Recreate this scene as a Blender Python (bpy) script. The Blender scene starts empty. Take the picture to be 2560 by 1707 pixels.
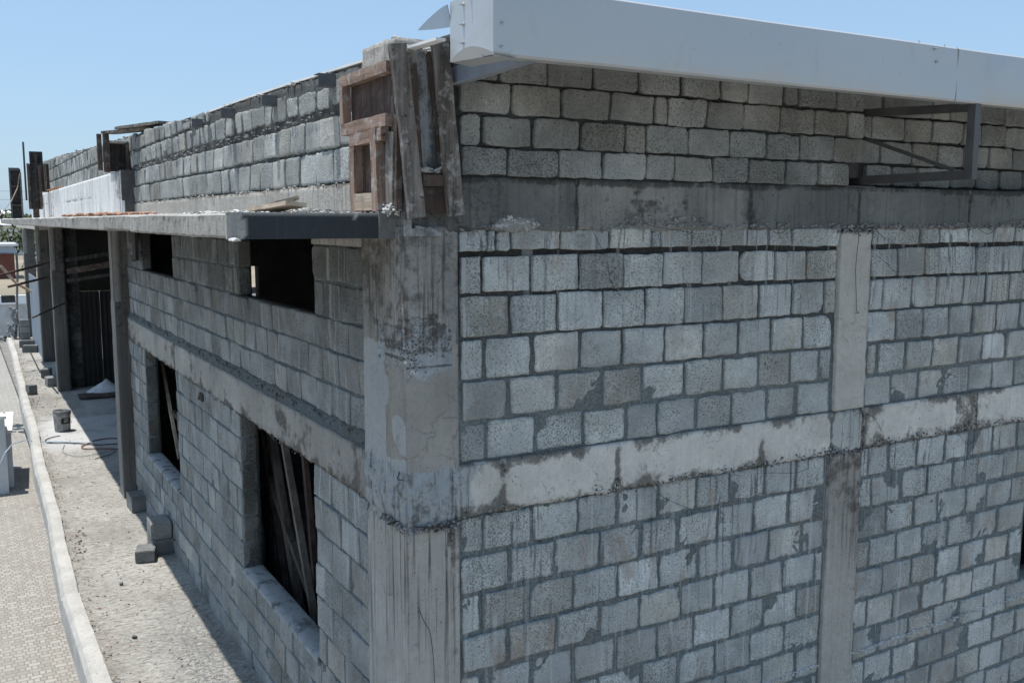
import bpy, bmesh, math, random
from mathutils import Vector, Matrix, noise
random.seed(7)
R = math.radians
scene = bpy.context.scene
COL = scene.collection

# ------------------------------------------------------------------ camera
cam_d = bpy.data.cameras.new("camera")
cam = bpy.data.objects.new("camera", cam_d)
COL.objects.link(cam)
cam_d.sensor_width = 36.0
cam_d.lens = 2384.45 / 2560 * 36.0
cam_d.clip_start = 0.05
cam_d.clip_end = 3000
yaw, pit, rol = R(30.1836), R(-7.1883), R(0.0572)
fw = Vector((math.cos(pit) * math.sin(yaw), math.cos(pit) * math.cos(yaw), math.sin(pit)))
rt0 = Vector((math.cos(yaw), -math.sin(yaw), 0))
up0 = rt0.cross(fw)
rt = math.cos(rol) * rt0 + math.sin(rol) * up0
up = -math.sin(rol) * rt0 + math.cos(rol) * up0
m = Matrix((rt, up, -fw)).transposed().to_4x4()
m.translation = Vector((-1.9184, -4.3494, 3.688))
cam.matrix_world = m
scene.camera = cam

# ------------------------------------------------------------------ light
SUN_DIR = Vector((0.19, -0.12, -1.0)).normalized()          # direction the light travels
sun_d = bpy.data.lights.new("sun", 'SUN')
sun_d.energy = 3.7
sun_d.angle = R(0.53)
sun_d.color = (1.0, 0.955, 0.89)
sun = bpy.data.objects.new("sun", sun_d)
COL.objects.link(sun)
sun.rotation_euler = SUN_DIR.to_track_quat('-Z', 'Y').to_euler()
to_sun = -SUN_DIR
world = bpy.data.worlds.new("World")
scene.world = world
world.use_nodes = True
wn = world.node_tree
bg = wn.nodes['Background']
sky = wn.nodes.new('ShaderNodeTexSky')
sky.sky_type = 'NISHITA'
sky.sun_disc = False
sky.sun_elevation = math.asin(to_sun.z)
sky.sun_rotation = math.atan2(to_sun.x, to_sun.y)
sky.altitude = 0
sky.air_density = 1.0
sky.dust_density = 1.1
sky.ozone_density = 3.0
sky_fill = wn.nodes.new('ShaderNodeMix')                          # flat pale blue blended over the sky texture, evening out its gradient
sky_fill.data_type = 'RGBA'
sky_fill.inputs[0].default_value = 0.6
sky_fill.inputs[7].default_value = (2.25, 3.5, 4.95, 1)
wn.links.new(sky.outputs[0], sky_fill.inputs[6])
wn.links.new(sky_fill.outputs[2], bg.inputs[0])
bg.inputs[1].default_value = 0.112
scene.view_settings.view_transform = 'Standard'
scene.view_settings.look = 'None'
scene.view_settings.exposure = 0.62
scene.view_settings.gamma = 1.0

# ------------------------------------------------------------------ materials
class NT:
    def __init__(s, name):
        s.m = bpy.data.materials.new(name)
        s.m.use_nodes = True
        s.t = s.m.node_tree
        s.b = s.t.nodes['Principled BSDF']
        s.b.inputs['Roughness'].default_value = 0.9
        s.b.inputs['Specular IOR Level'].default_value = 0.25
    def n(s, typ, **kw):
        x = s.t.nodes.new(typ)
        for k, v in kw.items():
            setattr(x, k, v)
        return x
    def put(s, sock, v):
        if v is None:
            return
        if isinstance(v, bpy.types.NodeSocket):
            s.t.links.new(v, sock)
        elif isinstance(v, (tuple, list)) and len(v) == 3 and sock.type == 'RGBA':
            sock.default_value = (*v, 1)
        else:
            sock.default_value = v
    def pos(s):
        if not hasattr(s, '_p'):
            s._p = s.n('ShaderNodeNewGeometry')
        return s._p.outputs['Position']
    def island(s):
        s.pos()
        return s._p.outputs['Random Per Island']
    def scaled(s, sc):
        x = s.n('ShaderNodeVectorMath', operation='MULTIPLY')
        s.put(x.inputs[0], s.pos())
        x.inputs[1].default_value = sc
        return x.outputs[0]
    def noise(s, scale, detail=4, rough=0.6, vec=None, dist=0.0):
        x = s.n('ShaderNodeTexNoise')
        s.put(x.inputs['Vector'], vec if vec is not None else s.pos())
        x.inputs['Scale'].default_value = scale
        x.inputs['Detail'].default_value = detail
        x.inputs['Roughness'].default_value = rough
        x.inputs['Distortion'].default_value = dist
        return x.outputs[0]
    def ramp(s, v, a, b, lo=0.0, hi=1.0):
        x = s.n('ShaderNodeMapRange', interpolation_type='SMOOTHSTEP')
        s.put(x.inputs['Value'], v)
        x.inputs['From Min'].default_value = a
        x.inputs['From Max'].default_value = b
        x.inputs['To Min'].default_value = lo
        x.inputs['To Max'].default_value = hi
        return x.outputs[0]
    def math(s, op, a, b=None, c=None):
        x = s.n('ShaderNodeMath', operation=op)
        s.put(x.inputs[0], a)
        s.put(x.inputs[1], b)
        s.put(x.inputs[2], c)
        return x.outputs[0]
    def mix(s, f, a, b, typ='MIX'):
        x = s.n('ShaderNodeMix', data_type='RGBA', blend_type=typ)
        s.put(x.inputs[0], f)
        s.put(x.inputs[6], a)
        s.put(x.inputs[7], b)
        return x.outputs[2]
    def attr(s):
        if not hasattr(s, '_a'):
            a = s.n('ShaderNodeAttribute', attribute_name='Col')
            sp = s.n('ShaderNodeSeparateColor')
            s.t.links.new(a.outputs['Color'], sp.inputs[0])
            s._a = (sp.outputs[0], sp.outputs[1], sp.outputs[2], a.outputs['Alpha'])
        return s._a
    def bump(s, h, strength, dist):
        x = s.n('ShaderNodeBump')
        s.put(x.inputs['Height'], h)
        x.inputs['Strength'].default_value = strength
        x.inputs['Distance'].default_value = dist
        s.t.links.new(x.outputs[0], s.b.inputs['Normal'])
    def out(s, c, rough=None):
        s.put(s.b.inputs['Base Color'], c)
        if rough is not None:
            s.put(s.b.inputs['Roughness'], rough)
        return s.m

def mat_block():
    s = NT("concrete_block")
    edge, smear, tone, streak = s.attr()
    c = s.mix(s.ramp(s.noise(3.0, 3), 0.35, 0.65), (0.40, 0.422, 0.418), (0.545, 0.565, 0.55))
    isl = s.island()
    c = s.mix(1.0, c, s.mix(isl, (0.80, 0.80, 0.80), (1.14, 1.14, 1.14)), 'MULTIPLY')
    c = s.mix(1.0, c, s.mix(s.ramp(s.noise(1.7, 6, 0.7), 0.36, 0.62), (0.72, 0.71, 0.69), (1.06, 1.06, 1.06)), 'MULTIPLY')
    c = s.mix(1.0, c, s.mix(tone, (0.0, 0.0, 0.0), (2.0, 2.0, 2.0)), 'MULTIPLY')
    warm = s.math('FRACT', s.math('MULTIPLY', isl, 7.31))
    c = s.mix(s.ramp(warm, 0.6, 1.0, 0.0, 0.4), c, s.mix(1.0, c, (1.02, 0.90, 0.76), 'MULTIPLY'))
    fine = s.math('ADD', s.noise(95, 3, 0.8), s.math('MULTIPLY', s.math('SUBTRACT', s.math('FRACT', s.math('MULTIPLY', isl, 13.7)), 0.55), 0.09))
    fine = s.math('ADD', fine, s.math('MULTIPLY', s.math('SUBTRACT', s.noise(6, 3), 0.5), 0.16))
    c = s.mix(s.ramp(fine, 0.50, 0.62, 0.0, 0.8), c, s.mix(1.0, c, (0.22, 0.24, 0.25), 'MULTIPLY'))
    c = s.mix(s.ramp(fine, 0.28, 0.42, 0.6, 0.0), c, s.mix(1.0, c, (1.45, 1.45, 1.42), 'MULTIPLY'))
    # mortar dragged over the block's edges
    e = s.math('ADD', edge, s.math('MULTIPLY', s.math('SUBTRACT', s.noise(15, 7, 0.78), 0.5), 4.4))
    em = s.math('MULTIPLY', s.ramp(e, 0.45, 1.3), smear)
    c = s.mix(em, c, s.mix(s.noise(5, 4), (0.16, 0.19, 0.194), (0.27, 0.305, 0.307)))
    wash = s.math('MULTIPLY', s.ramp(s.noise(2.3, 4), 0.5, 0.68), s.math('MULTIPLY', smear, 0.6))
    c = s.mix(wash, c, (0.36, 0.375, 0.385))
    # runs of cement water
    st = s.noise(1.0, 3, 0.6, s.scaled((34, 34, 1.3)))
    st2 = s.noise(1.0, 2, 0.5, s.scaled((26, 26, 0.45)))
    lim = s.ramp(s.noise(1.7, 3), 0.40, 0.58)
    c = s.mix(s.math('MULTIPLY', s.ramp(st, 0.54, 0.64, 0, 0.85), s.math('MULTIPLY', streak, lim)), c, (0.095, 0.10, 0.105))
    drip = s.math('MULTIPLY', s.ramp(st2, 0.605, 0.655, 0, 0.75), s.ramp(streak, 0.02, 0.2))
    c = s.mix(drip, c, (0.42, 0.445, 0.45))
    brown = s.ramp(s.noise(2.6, 5, 0.65, s.scaled((1.6, 1.6, 0.8))), 0.56, 0.66, 0, 0.6)
    c = s.mix(s.math('MULTIPLY', brown, s.ramp(streak, 0.0, 0.35)), c, (0.30, 0.245, 0.195))
    h = s.math('ADD', s.math('MULTIPLY', fine, -1.0), s.math('MULTIPLY', s.noise(30, 4), 1.0))
    s.bump(h, 0.75, 0.010)
    return s.out(c)

def mat_mortar():
    s = NT("mortar")
    edge, smear, tone, streak = s.attr()
    c = s.mix(s.noise(8, 5), (0.15, 0.178, 0.182), (0.285, 0.32, 0.322))
    c = s.mix(s.math('MULTIPLY', s.ramp(s.noise(2.0, 3), 0.5, 0.7), 0.5), c, (0.22, 0.185, 0.155))
    c = s.mix(s.math('SUBTRACT', 1.0, smear), c, s.mix(s.noise(20, 3), (0.03, 0.029, 0.027), (0.10, 0.097, 0.093)))
    st2 = s.noise(1.0, 2, 0.5, s.scaled((26, 26, 0.45)))
    c = s.mix(s.math('MULTIPLY', s.ramp(st2, 0.605, 0.655, 0, 0.75), s.ramp(streak, 0.02, 0.2)), c, (0.40, 0.425, 0.43))
    st = s.noise(1.0, 3, 0.6, s.scaled((34, 34, 1.3)))
    c = s.mix(s.math('MULTIPLY', s.ramp(st, 0.54, 0.64, 0, 0.6), streak), c, (0.09, 0.095, 0.10))
    g = s.noise(75, 4, 0.8)
    c = s.mix(1.0, c, s.mix(s.ramp(g, 0.3, 0.7), (0.62, 0.62, 0.62), (1.35, 1.35, 1.35)), 'MULTIPLY')
    s.bump(s.math('ADD', g, s.math('MULTIPLY', s.noise(22, 5, 0.7), 1.5)), 1.0, 0.022)
    return s.out(c)

def mat_concrete(name, tan, cream, blue, dark, pit=0.5):
    s = NT(name)
    dk, streak, tone, bl = s.attr()
    c = s.mix(tone, tan, cream)
    c = s.mix(s.ramp(s.noise(4.0, 4), 0.35, 0.65, 0.0, 0.2), c, tan)
    c = s.mix(bl, c, blue)
    n1 = s.noise(7, 6, 0.68)
    nb = s.noise(16, 5, 0.72)
    nb = s.noise(26, 7, 0.78)
    nc = s.noise(11, 8, 0.74)
    d = s.math('ADD', dk, s.math('MULTIPLY', s.math('SUBTRACT', nc, 0.5), 1.7))
    mid = tuple((a * 1.2 + b * .8) / 2 * .62 for a, b in zip(dark, tan))
    c = s.mix(s.ramp(d, 0.28, 0.62, 0, 0.8), c, mid)
    d2 = s.math('ADD', dk, s.math('MULTIPLY', s.math('SUBTRACT', nb, 0.5), 3.4))
    c = s.mix(s.ramp(d2, 0.82, 1.12, 0, 0.92), c, dark)
    c = s.mix(s.ramp(s.math('ADD', dk, s.math('MULTIPLY', s.math('SUBTRACT', 0.5, nb), 3.0)), 0.95, 1.25, 0, 0.35), c, cream)
    vo = s.n('ShaderNodeTexVoronoi', feature='DISTANCE_TO_EDGE')
    wv = s.n('ShaderNodeVectorMath', operation='ADD')
    nv = s.n('ShaderNodeTexNoise'); s.put(nv.inputs['Vector'], s.pos()); nv.inputs['Scale'].default_value = 9; nv.inputs['Detail'].default_value = 5
    sv = s.n('ShaderNodeVectorMath', operation='SCALE'); s.t.links.new(nv.outputs['Color'], sv.inputs[0]); sv.inputs['Scale'].default_value = 0.22
    s.put(wv.inputs[0], s.pos()); s.t.links.new(sv.outputs[0], wv.inputs[1])
    s.t.links.new(wv.outputs[0], vo.inputs['Vector']); vo.inputs['Scale'].default_value = 4.5
    crack = s.math('MULTIPLY', s.ramp(vo.outputs['Distance'], 0.004, 0.016, 1, 0), s.ramp(s.noise(3.3, 3), 0.50, 0.60))
    c = s.mix(s.math('MULTIPLY', crack, 0.16), c, dark)
    st = s.noise(1.0, 4, 0.65, s.scaled((40, 40, 1.1)))
    c = s.mix(s.math('MULTIPLY', s.ramp(st, 0.50, 0.66, 0, 0.85), streak), c, dark)
    st2 = s.noise(1.0, 4, 0.65, s.scaled((30, 30, 0.8)))
    c = s.mix(s.math('MULTIPLY', s.ramp(st2, 0.56, 0.7, 0, 0.6), streak), c, cream)
    fine = s.noise(70, 3, 0.7)
    c = s.mix(1.0, c, s.mix(s.noise(25, 5, 0.7), (0.78, 0.78, 0.78), (1.2, 1.2, 1.2)), 'MULTIPLY')
    pm = s.ramp(s.noise(5, 3), 0.42, 0.62, 0.25, 1)
    c = s.mix(s.math('MULTIPLY', s.ramp(fine, 0.61, 0.66, 0, min(1, pit * 1.8)), pm), c, (0.04, 0.038, 0.035))
    s.bump(s.math('ADD', s.math('ADD', s.math('MULTIPLY', nb, 1.6), s.noise(45, 5, 0.7)), s.math('MULTIPLY', crack, -1.0)), 0.75, 0.016)
    return s.out(c)

def mat_simple(name, a, b, scale=6, rough=0.9, bump=0.4, bscale=40, metallic=0.0, stretch=None, spec=0.25):
    s = NT(name)
    v = s.scaled(stretch) if stretch else s.pos()
    n1 = s.noise(scale, 5, 0.65, v)
    c = s.mix(s.ramp(n1, 0.3, 0.7), a, b)
    if bump:
        s.bump(s.noise(bscale, 5, 0.65, v), bump, 0.01)
    s.b.inputs['Metallic'].default_value = metallic
    s.b.inputs['Specular IOR Level'].default_value = spec
    return s.out(c, rough)

def mat_wood(name, a, b, axis='Z', splash=0.0):
    s = NT(name)
    sc = {'Z': (26, 26, 1.6), 'X': (1.6, 26, 26), 'Y': (26, 1.6, 26)}[axis]
    g = s.noise(1.0, 5, 0.7, s.scaled(sc))
    c = s.mix(s.ramp(g, 0.3, 0.7), a, b)
    c = s.mix(s.ramp(s.noise(5, 4), 0.45, 0.7, 0, 0.5), c, tuple(x * 0.5 for x in a))
    if splash:
        c = s.mix(s.ramp(s.noise(13, 6, 0.75), 0.52, 0.62, 0, splash), c, (0.38, 0.37, 0.36))
        c = s.mix(s.ramp(s.noise(24, 5, 0.75), 0.58, 0.66, 0, 0.8), c, (0.03, 0.026, 0.023))
    s.bump(g, 0.5, 0.01)
    return s.out(c, 0.85)

M = {}
M['block'] = mat_block()
M['mortar'] = mat_mortar()
M['concrete'] = mat_concrete("cast_concrete", (0.29, 0.275, 0.25), (0.72, 0.70, 0.645), (0.32, 0.37, 0.39), (0.06, 0.052, 0.043))
M['band'] = mat_concrete("roof_beam_concrete", (0.13, 0.135, 0.13), (0.34, 0.34, 0.32), (0.18, 0.205, 0.215), (0.045, 0.045, 0.042))
M['column'] = mat_concrete("column_concrete", (0.25, 0.24, 0.22), (0.58, 0.555, 0.51), (0.40, 0.44, 0.465), (0.055, 0.048, 0.04), 0.35)
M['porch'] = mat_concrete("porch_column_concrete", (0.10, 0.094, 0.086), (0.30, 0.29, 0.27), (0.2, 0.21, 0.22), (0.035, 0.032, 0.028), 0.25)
M['white_concrete'] = mat_concrete("limewashed_concrete", (0.62, 0.63, 0.63), (0.86, 0.87, 0.87), (0.4, 0.42, 0.44), (0.14, 0.14, 0.135), 0.2)
M['slab'] = mat_concrete("canopy_concrete", (0.30, 0.29, 0.27), (0.5, 0.49, 0.46), (0.035, 0.042, 0.05), (0.07, 0.066, 0.062))
M['inner'] = mat_simple("inner_masonry", (0.055, 0.052, 0.05), (0.10, 0.097, 0.09), 3)  # colour lowered to deepen the shade in the rooms and recess
M['crumb'] = mat_simple("mortar_crumbs", (0.13, 0.135, 0.14), (0.33, 0.335, 0.335), 25)
M['crumb_white'] = mat_simple("white_mortar", (0.36, 0.36, 0.355), (0.60, 0.60, 0.585), 14)
M['prop_pale'] = mat_wood("pale_prop_timber", (0.11, 0.095, 0.078), (0.20, 0.172, 0.143), 'Z')
M['prop_wood'] = mat_wood("prop_timber", (0.04, 0.034, 0.029), (0.10, 0.085, 0.072), 'Z')
M['red_crumb'] = mat_simple("red_earth_crumbs", (0.22, 0.105, 0.065), (0.42, 0.27, 0.19), 12)
M['old_wood'] = mat_wood("weathered_plank", (0.065, 0.057, 0.05), (0.25, 0.225, 0.20), 'Z', 0.55)
M['dark_wood'] = mat_wood("dark_formwork_board", (0.05, 0.036, 0.03), (0.11, 0.08, 0.065), 'Z', 0.25)
M['red_wood'] = mat_wood("reddish_timber", (0.19, 0.125, 0.095), (0.37, 0.265, 0.21), 'Z', 0.75)
M['red_wood_h'] = mat_wood("reddish_timber_rail", (0.19, 0.125, 0.095), (0.37, 0.265, 0.21), 'Y', 0.75)
M['red_board'] = mat_wood("red_brown_board", (0.045, 0.032, 0.028), (0.10, 0.066, 0.054), 'Z', 0.1)
M['pale_wood'] = mat_wood("pale_plank", (0.34, 0.27, 0.2), (0.5, 0.42, 0.33), 'Y', 0.3)
M['black_ply'] = mat_wood("black_plywood", (0.025, 0.024, 0.023), (0.06, 0.055, 0.05), 'Z', 0.12)
M['steel'] = mat_simple("painted_steel", (0.20, 0.225, 0.26), (0.25, 0.275, 0.31), 5, 0.45, 0.1, 60, 0.0, None, 0.5)
M['dark_steel'] = mat_simple("dark_steel", (0.05, 0.05, 0.05), (0.085, 0.085, 0.085), 5, 0.5, 0.1, 60, 0.0, None, 0.5)
M['purlin'] = mat_simple("dull_purlin_steel", (0.075, 0.08, 0.088), (0.12, 0.125, 0.13), 8, 0.6, 0.1)
M['screw'] = mat_simple("zinc_screw", (0.5, 0.5, 0.5), (0.6, 0.6, 0.6), 5, 0.35, 0, 60, 0.9)
M['rebar'] = mat_simple("tie_wire", (0.03, 0.026, 0.024), (0.06, 0.05, 0.045), 15, 0.7, 0)
M['leaf'] = mat_simple("tree_leaves", (0.035, 0.05, 0.022), (0.10, 0.12, 0.055), 2, 0.8, 0)
M['bark'] = mat_simple("bark", (0.08, 0.065, 0.05), (0.14, 0.12, 0.1), 5)
M['white_wall'] = mat_simple("white_plaster", (0.52, 0.54, 0.55), (0.64, 0.65, 0.66), 1.2, 0.85, 0.15)
M['white_cap'] = mat_simple("white_coping", (0.7, 0.7, 0.69), (0.8, 0.8, 0.79), 3, 0.85, 0.1)
M['grey_wall'] = mat_simple("grey_render", (0.33, 0.335, 0.335), (0.48, 0.485, 0.48), 0.8, 0.9, 0.2)
M['black_paint'] = mat_simple("black_kerb_paint", (0.03, 0.03, 0.03), (0.06, 0.06, 0.06), 3)
M['maroon'] = mat_simple("maroon_sheet", (0.12, 0.045, 0.035), (0.17, 0.065, 0.05), 0.6, 0.6, 0)
M['blue_metal'] = mat_simple("galvanised_sheet", (0.30, 0.36, 0.42), (0.36, 0.42, 0.48), 1.0, 0.45, 0, 10, 0.2, None, 0.5)
M['zinc_roof'] = mat_simple("pale_zinc_roof", (0.62, 0.65, 0.67), (0.74, 0.76, 0.78), 0.4, 0.5, 0, 10, 0.0, None, 0.5)
M['house'] = mat_simple("pale_house_wall", (0.55, 0.52, 0.47), (0.68, 0.66, 0.62), 0.2)
M['dark_void'] = mat_simple("window_dark", (0.02, 0.022, 0.025), (0.03, 0.032, 0.035), 1, 0.4, 0)
M['shaded_metal'] = mat_simple("shaded_door_sheet", (0.022, 0.022, 0.022), (0.04, 0.039, 0.038), 1.5, 0.6, 0)  # the recess's shade is put into the door colour
M['sand'] = mat_simple("white_cement_sand", (0.5, 0.51, 0.52), (0.66, 0.67, 0.68), 9, 0.95, 0.5)
M['cable_black'] = mat_simple("black_rubber", (0.03, 0.03, 0.032), (0.05, 0.05, 0.052), 5, 0.6, 0)
M['cable_red'] = mat_simple("red_brown_rubber", (0.17, 0.075, 0.055), (0.24, 0.12, 0.09), 5, 0.6, 0)
M['cable_blue'] = mat_simple("pale_blue_hose", (0.36, 0.45, 0.52), (0.46, 0.54, 0.6), 5, 0.5, 0)
M['rope'] = mat_simple("hemp_rope", (0.3, 0.25, 0.2), (0.42, 0.37, 0.3), 30)

def mat_gutter():
    s = NT("white_fascia_sheet")
    n1 = s.noise(0.9, 2, 0.5)
    c = s.mix(n1, (0.44, 0.455, 0.46), (0.50, 0.51, 0.515))
    c = s.mix(s.ramp(s.noise(5, 6, 0.75, s.scaled((1, 1, 0.35))), 0.54, 0.72, 0, 0.35), c, (0.36, 0.34, 0.31))
    c = s.mix(s.ramp(s.noise(40, 3, 0.7), 0.68, 0.72, 0, 0.5), c, (0.30, 0.28, 0.25))
    s.b.inputs['Metallic'].default_value = 0.25
    s.b.inputs['Specular IOR Level'].default_value = 0.5
    s.bump(s.noise(2.0, 3, 0.5), 0.5, 0.04)
    return s.out(c, 0.30)
M['gutter'] = mat_gutter()

def mat_bucket():
    s = NT("dirty_grey_plastic")
    c = s.mix(s.ramp(s.noise(14, 5, 0.7), 0.4, 0.65), (0.20, 0.205, 0.205), (0.36, 0.35, 0.34))
    c = s.mix(s.ramp(s.noise(9, 4), 0.6, 0.7, 0, 0.6), c, (0.3, 0.2, 0.15))
    return s.out(c, 0.6)
M['bucket'] = mat_bucket()

def mat_walk():
    s = NT("dusty_screed")
    smooth, gravel, dirt, _ = s.attr()
    c = s.mix(s.ramp(s.noise(1.1, 5, 0.65), 0.3, 0.7), (0.34, 0.33, 0.30), (0.45, 0.435, 0.40))
    rid = s.noise(1.0, 6, 0.78, s.scaled((9, 24, 9)))
    rough_part = s.math('SUBTRACT', 1.0, smooth)
    dash = s.noise(1.0, 3, 0.6, s.scaled((17, 30, 17)))
    c = s.mix(s.math('MULTIPLY', s.ramp(dash, 0.57, 0.66, 0, 0.75), rough_part), c, (0.20, 0.185, 0.16))
    c = s.mix(s.math('MULTIPLY', s.ramp(dash, 0.34, 0.43, 0.8, 0), rough_part), c, (0.58, 0.565, 0.53))
    c = s.mix(s.math('MULTIPLY', s.ramp(rid, 0.52, 0.60, 0, 0.8), rough_part), c, (0.20, 0.18, 0.155))
    c = s.mix(s.math('MULTIPLY', s.ramp(rid, 0.36, 0.46, 0.75, 0), rough_part), c, (0.50, 0.48, 0.44))
    grit = s.noise(42, 4, 0.8)
    c = s.mix(s.math('MULTIPLY', s.ramp(grit, 0.60, 0.68, 0, 0.6), rough_part), c, (0.17, 0.155, 0.14))
    c = s.mix(s.math('MULTIPLY', s.ramp(s.noise(18, 3), 0.64, 0.72, 0, 0.5), rough_part), c, (0.30, 0.19, 0.14))
    c = s.mix(smooth, c, s.mix(s.noise(3, 5), (0.45, 0.455, 0.45), (0.60, 0.60, 0.59)))
    g2 = s.math('MULTIPLY', gravel, s.ramp(s.noise(28, 4, 0.7), 0.40, 0.62))
    c = s.mix(g2, c, (0.17, 0.18, 0.185))
    c = s.mix(s.math('MULTIPLY', dirt, s.ramp(s.noise(6, 5), 0.35, 0.6)), c, (0.19, 0.175, 0.16))
    c = s.mix(s.ramp(s.noise(0.9, 5, 0.65), 0.50, 0.66, 0, 0.45), c, (0.25, 0.235, 0.205))
    s.bump(s.math('ADD', s.math('ADD', rid, grit), dash), 0.9, 0.025)
    return s.out(c, 0.95)
M['walk'] = mat_walk()

def mat_kerb():
    s = NT("kerb_concrete")
    c = s.mix(s.ramp(s.noise(2.5, 5, 0.65), 0.3, 0.7), (0.35, 0.34, 0.315), (0.46, 0.45, 0.425))
    c = s.mix(s.ramp(s.noise(26, 6, 0.78), 0.56, 0.64, 0, 0.7), c, (0.24, 0.225, 0.20))
    c = s.mix(s.ramp(s.noise(60, 3, 0.7), 0.64, 0.68, 0, 0.8), c, (0.10, 0.09, 0.08))
    c = s.mix(s.ramp(s.noise(1.2, 4), 0.58, 0.7, 0, 0.45), c, (0.36, 0.335, 0.305))
    s.bump(s.noise(35, 5), 0.5, 0.012)
    return s.out(c, 0.95)
M['kerb'] = mat_kerb()

def mat_paving():
    s = NT("paving_blocks")
    br = s.n('ShaderNodeTexBrick')
    br.offset = 0.5
    s.put(br.inputs['Vector'], s.scaled((1, 1, 0)))
    br.inputs['Scale'].default_value = 1.0
    br.inputs['Brick Width'].default_value = 0.17
    br.inputs['Row Height'].default_value = 0.115
    br.inputs['Mortar Size'].default_value = 0.014
    br.inputs['Mortar Smooth'].default_value = 0.4
    br.inputs['Color1'].default_value = (0.255, 0.24, 0.215, 1)
    br.inputs['Color2'].default_value = (0.36, 0.345, 0.315, 1)
    br.inputs['Mortar'].default_value = (0.20, 0.188, 0.168, 1)
    br.squash = 0.5; br.squash_frequency = 2
    c = s.mix(s.ramp(s.noise(0.45, 5, 0.6), 0.42, 0.68, 0, 0.75), br.outputs[0], (0.29, 0.275, 0.25))
    c = s.mix(s.ramp(s.noise(5, 5, 0.7), 0.45, 0.7, 0, 0.5), c, (0.24, 0.225, 0.20))
    c = s.mix(s.ramp(s.noise(0.8, 4), 0.62, 0.74, 0, 0.6), c, (0.22, 0.21, 0.20))
    return s.out(c, 0.95)
M['paving'] = mat_paving()

def mat_ground():
    s = NT("dry_ground")
    c = s.mix(s.ramp(s.noise(0.03, 6, 0.65), 0.35, 0.65), (0.30, 0.245, 0.19), (0.17, 0.17, 0.12))
    c = s.mix(s.ramp(s.noise(0.4, 4), 0.55, 0.7, 0, 0.5), c, (0.40, 0.33, 0.26))
    return s.out(c, 1.0)
M['ground'] = mat_ground()

# ------------------------------------------------------------------ helpers
def nz(x, y, z, f=1.0):
    return noise.noise(Vector((x * f, y * f, z * f)))
def fbm(x, y, z, f=1.0):
    return nz(x, y, z, f) + 0.5 * nz(x, y, z, f * 2.1) + 0.25 * nz(x, y, z, f * 4.3)

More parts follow.
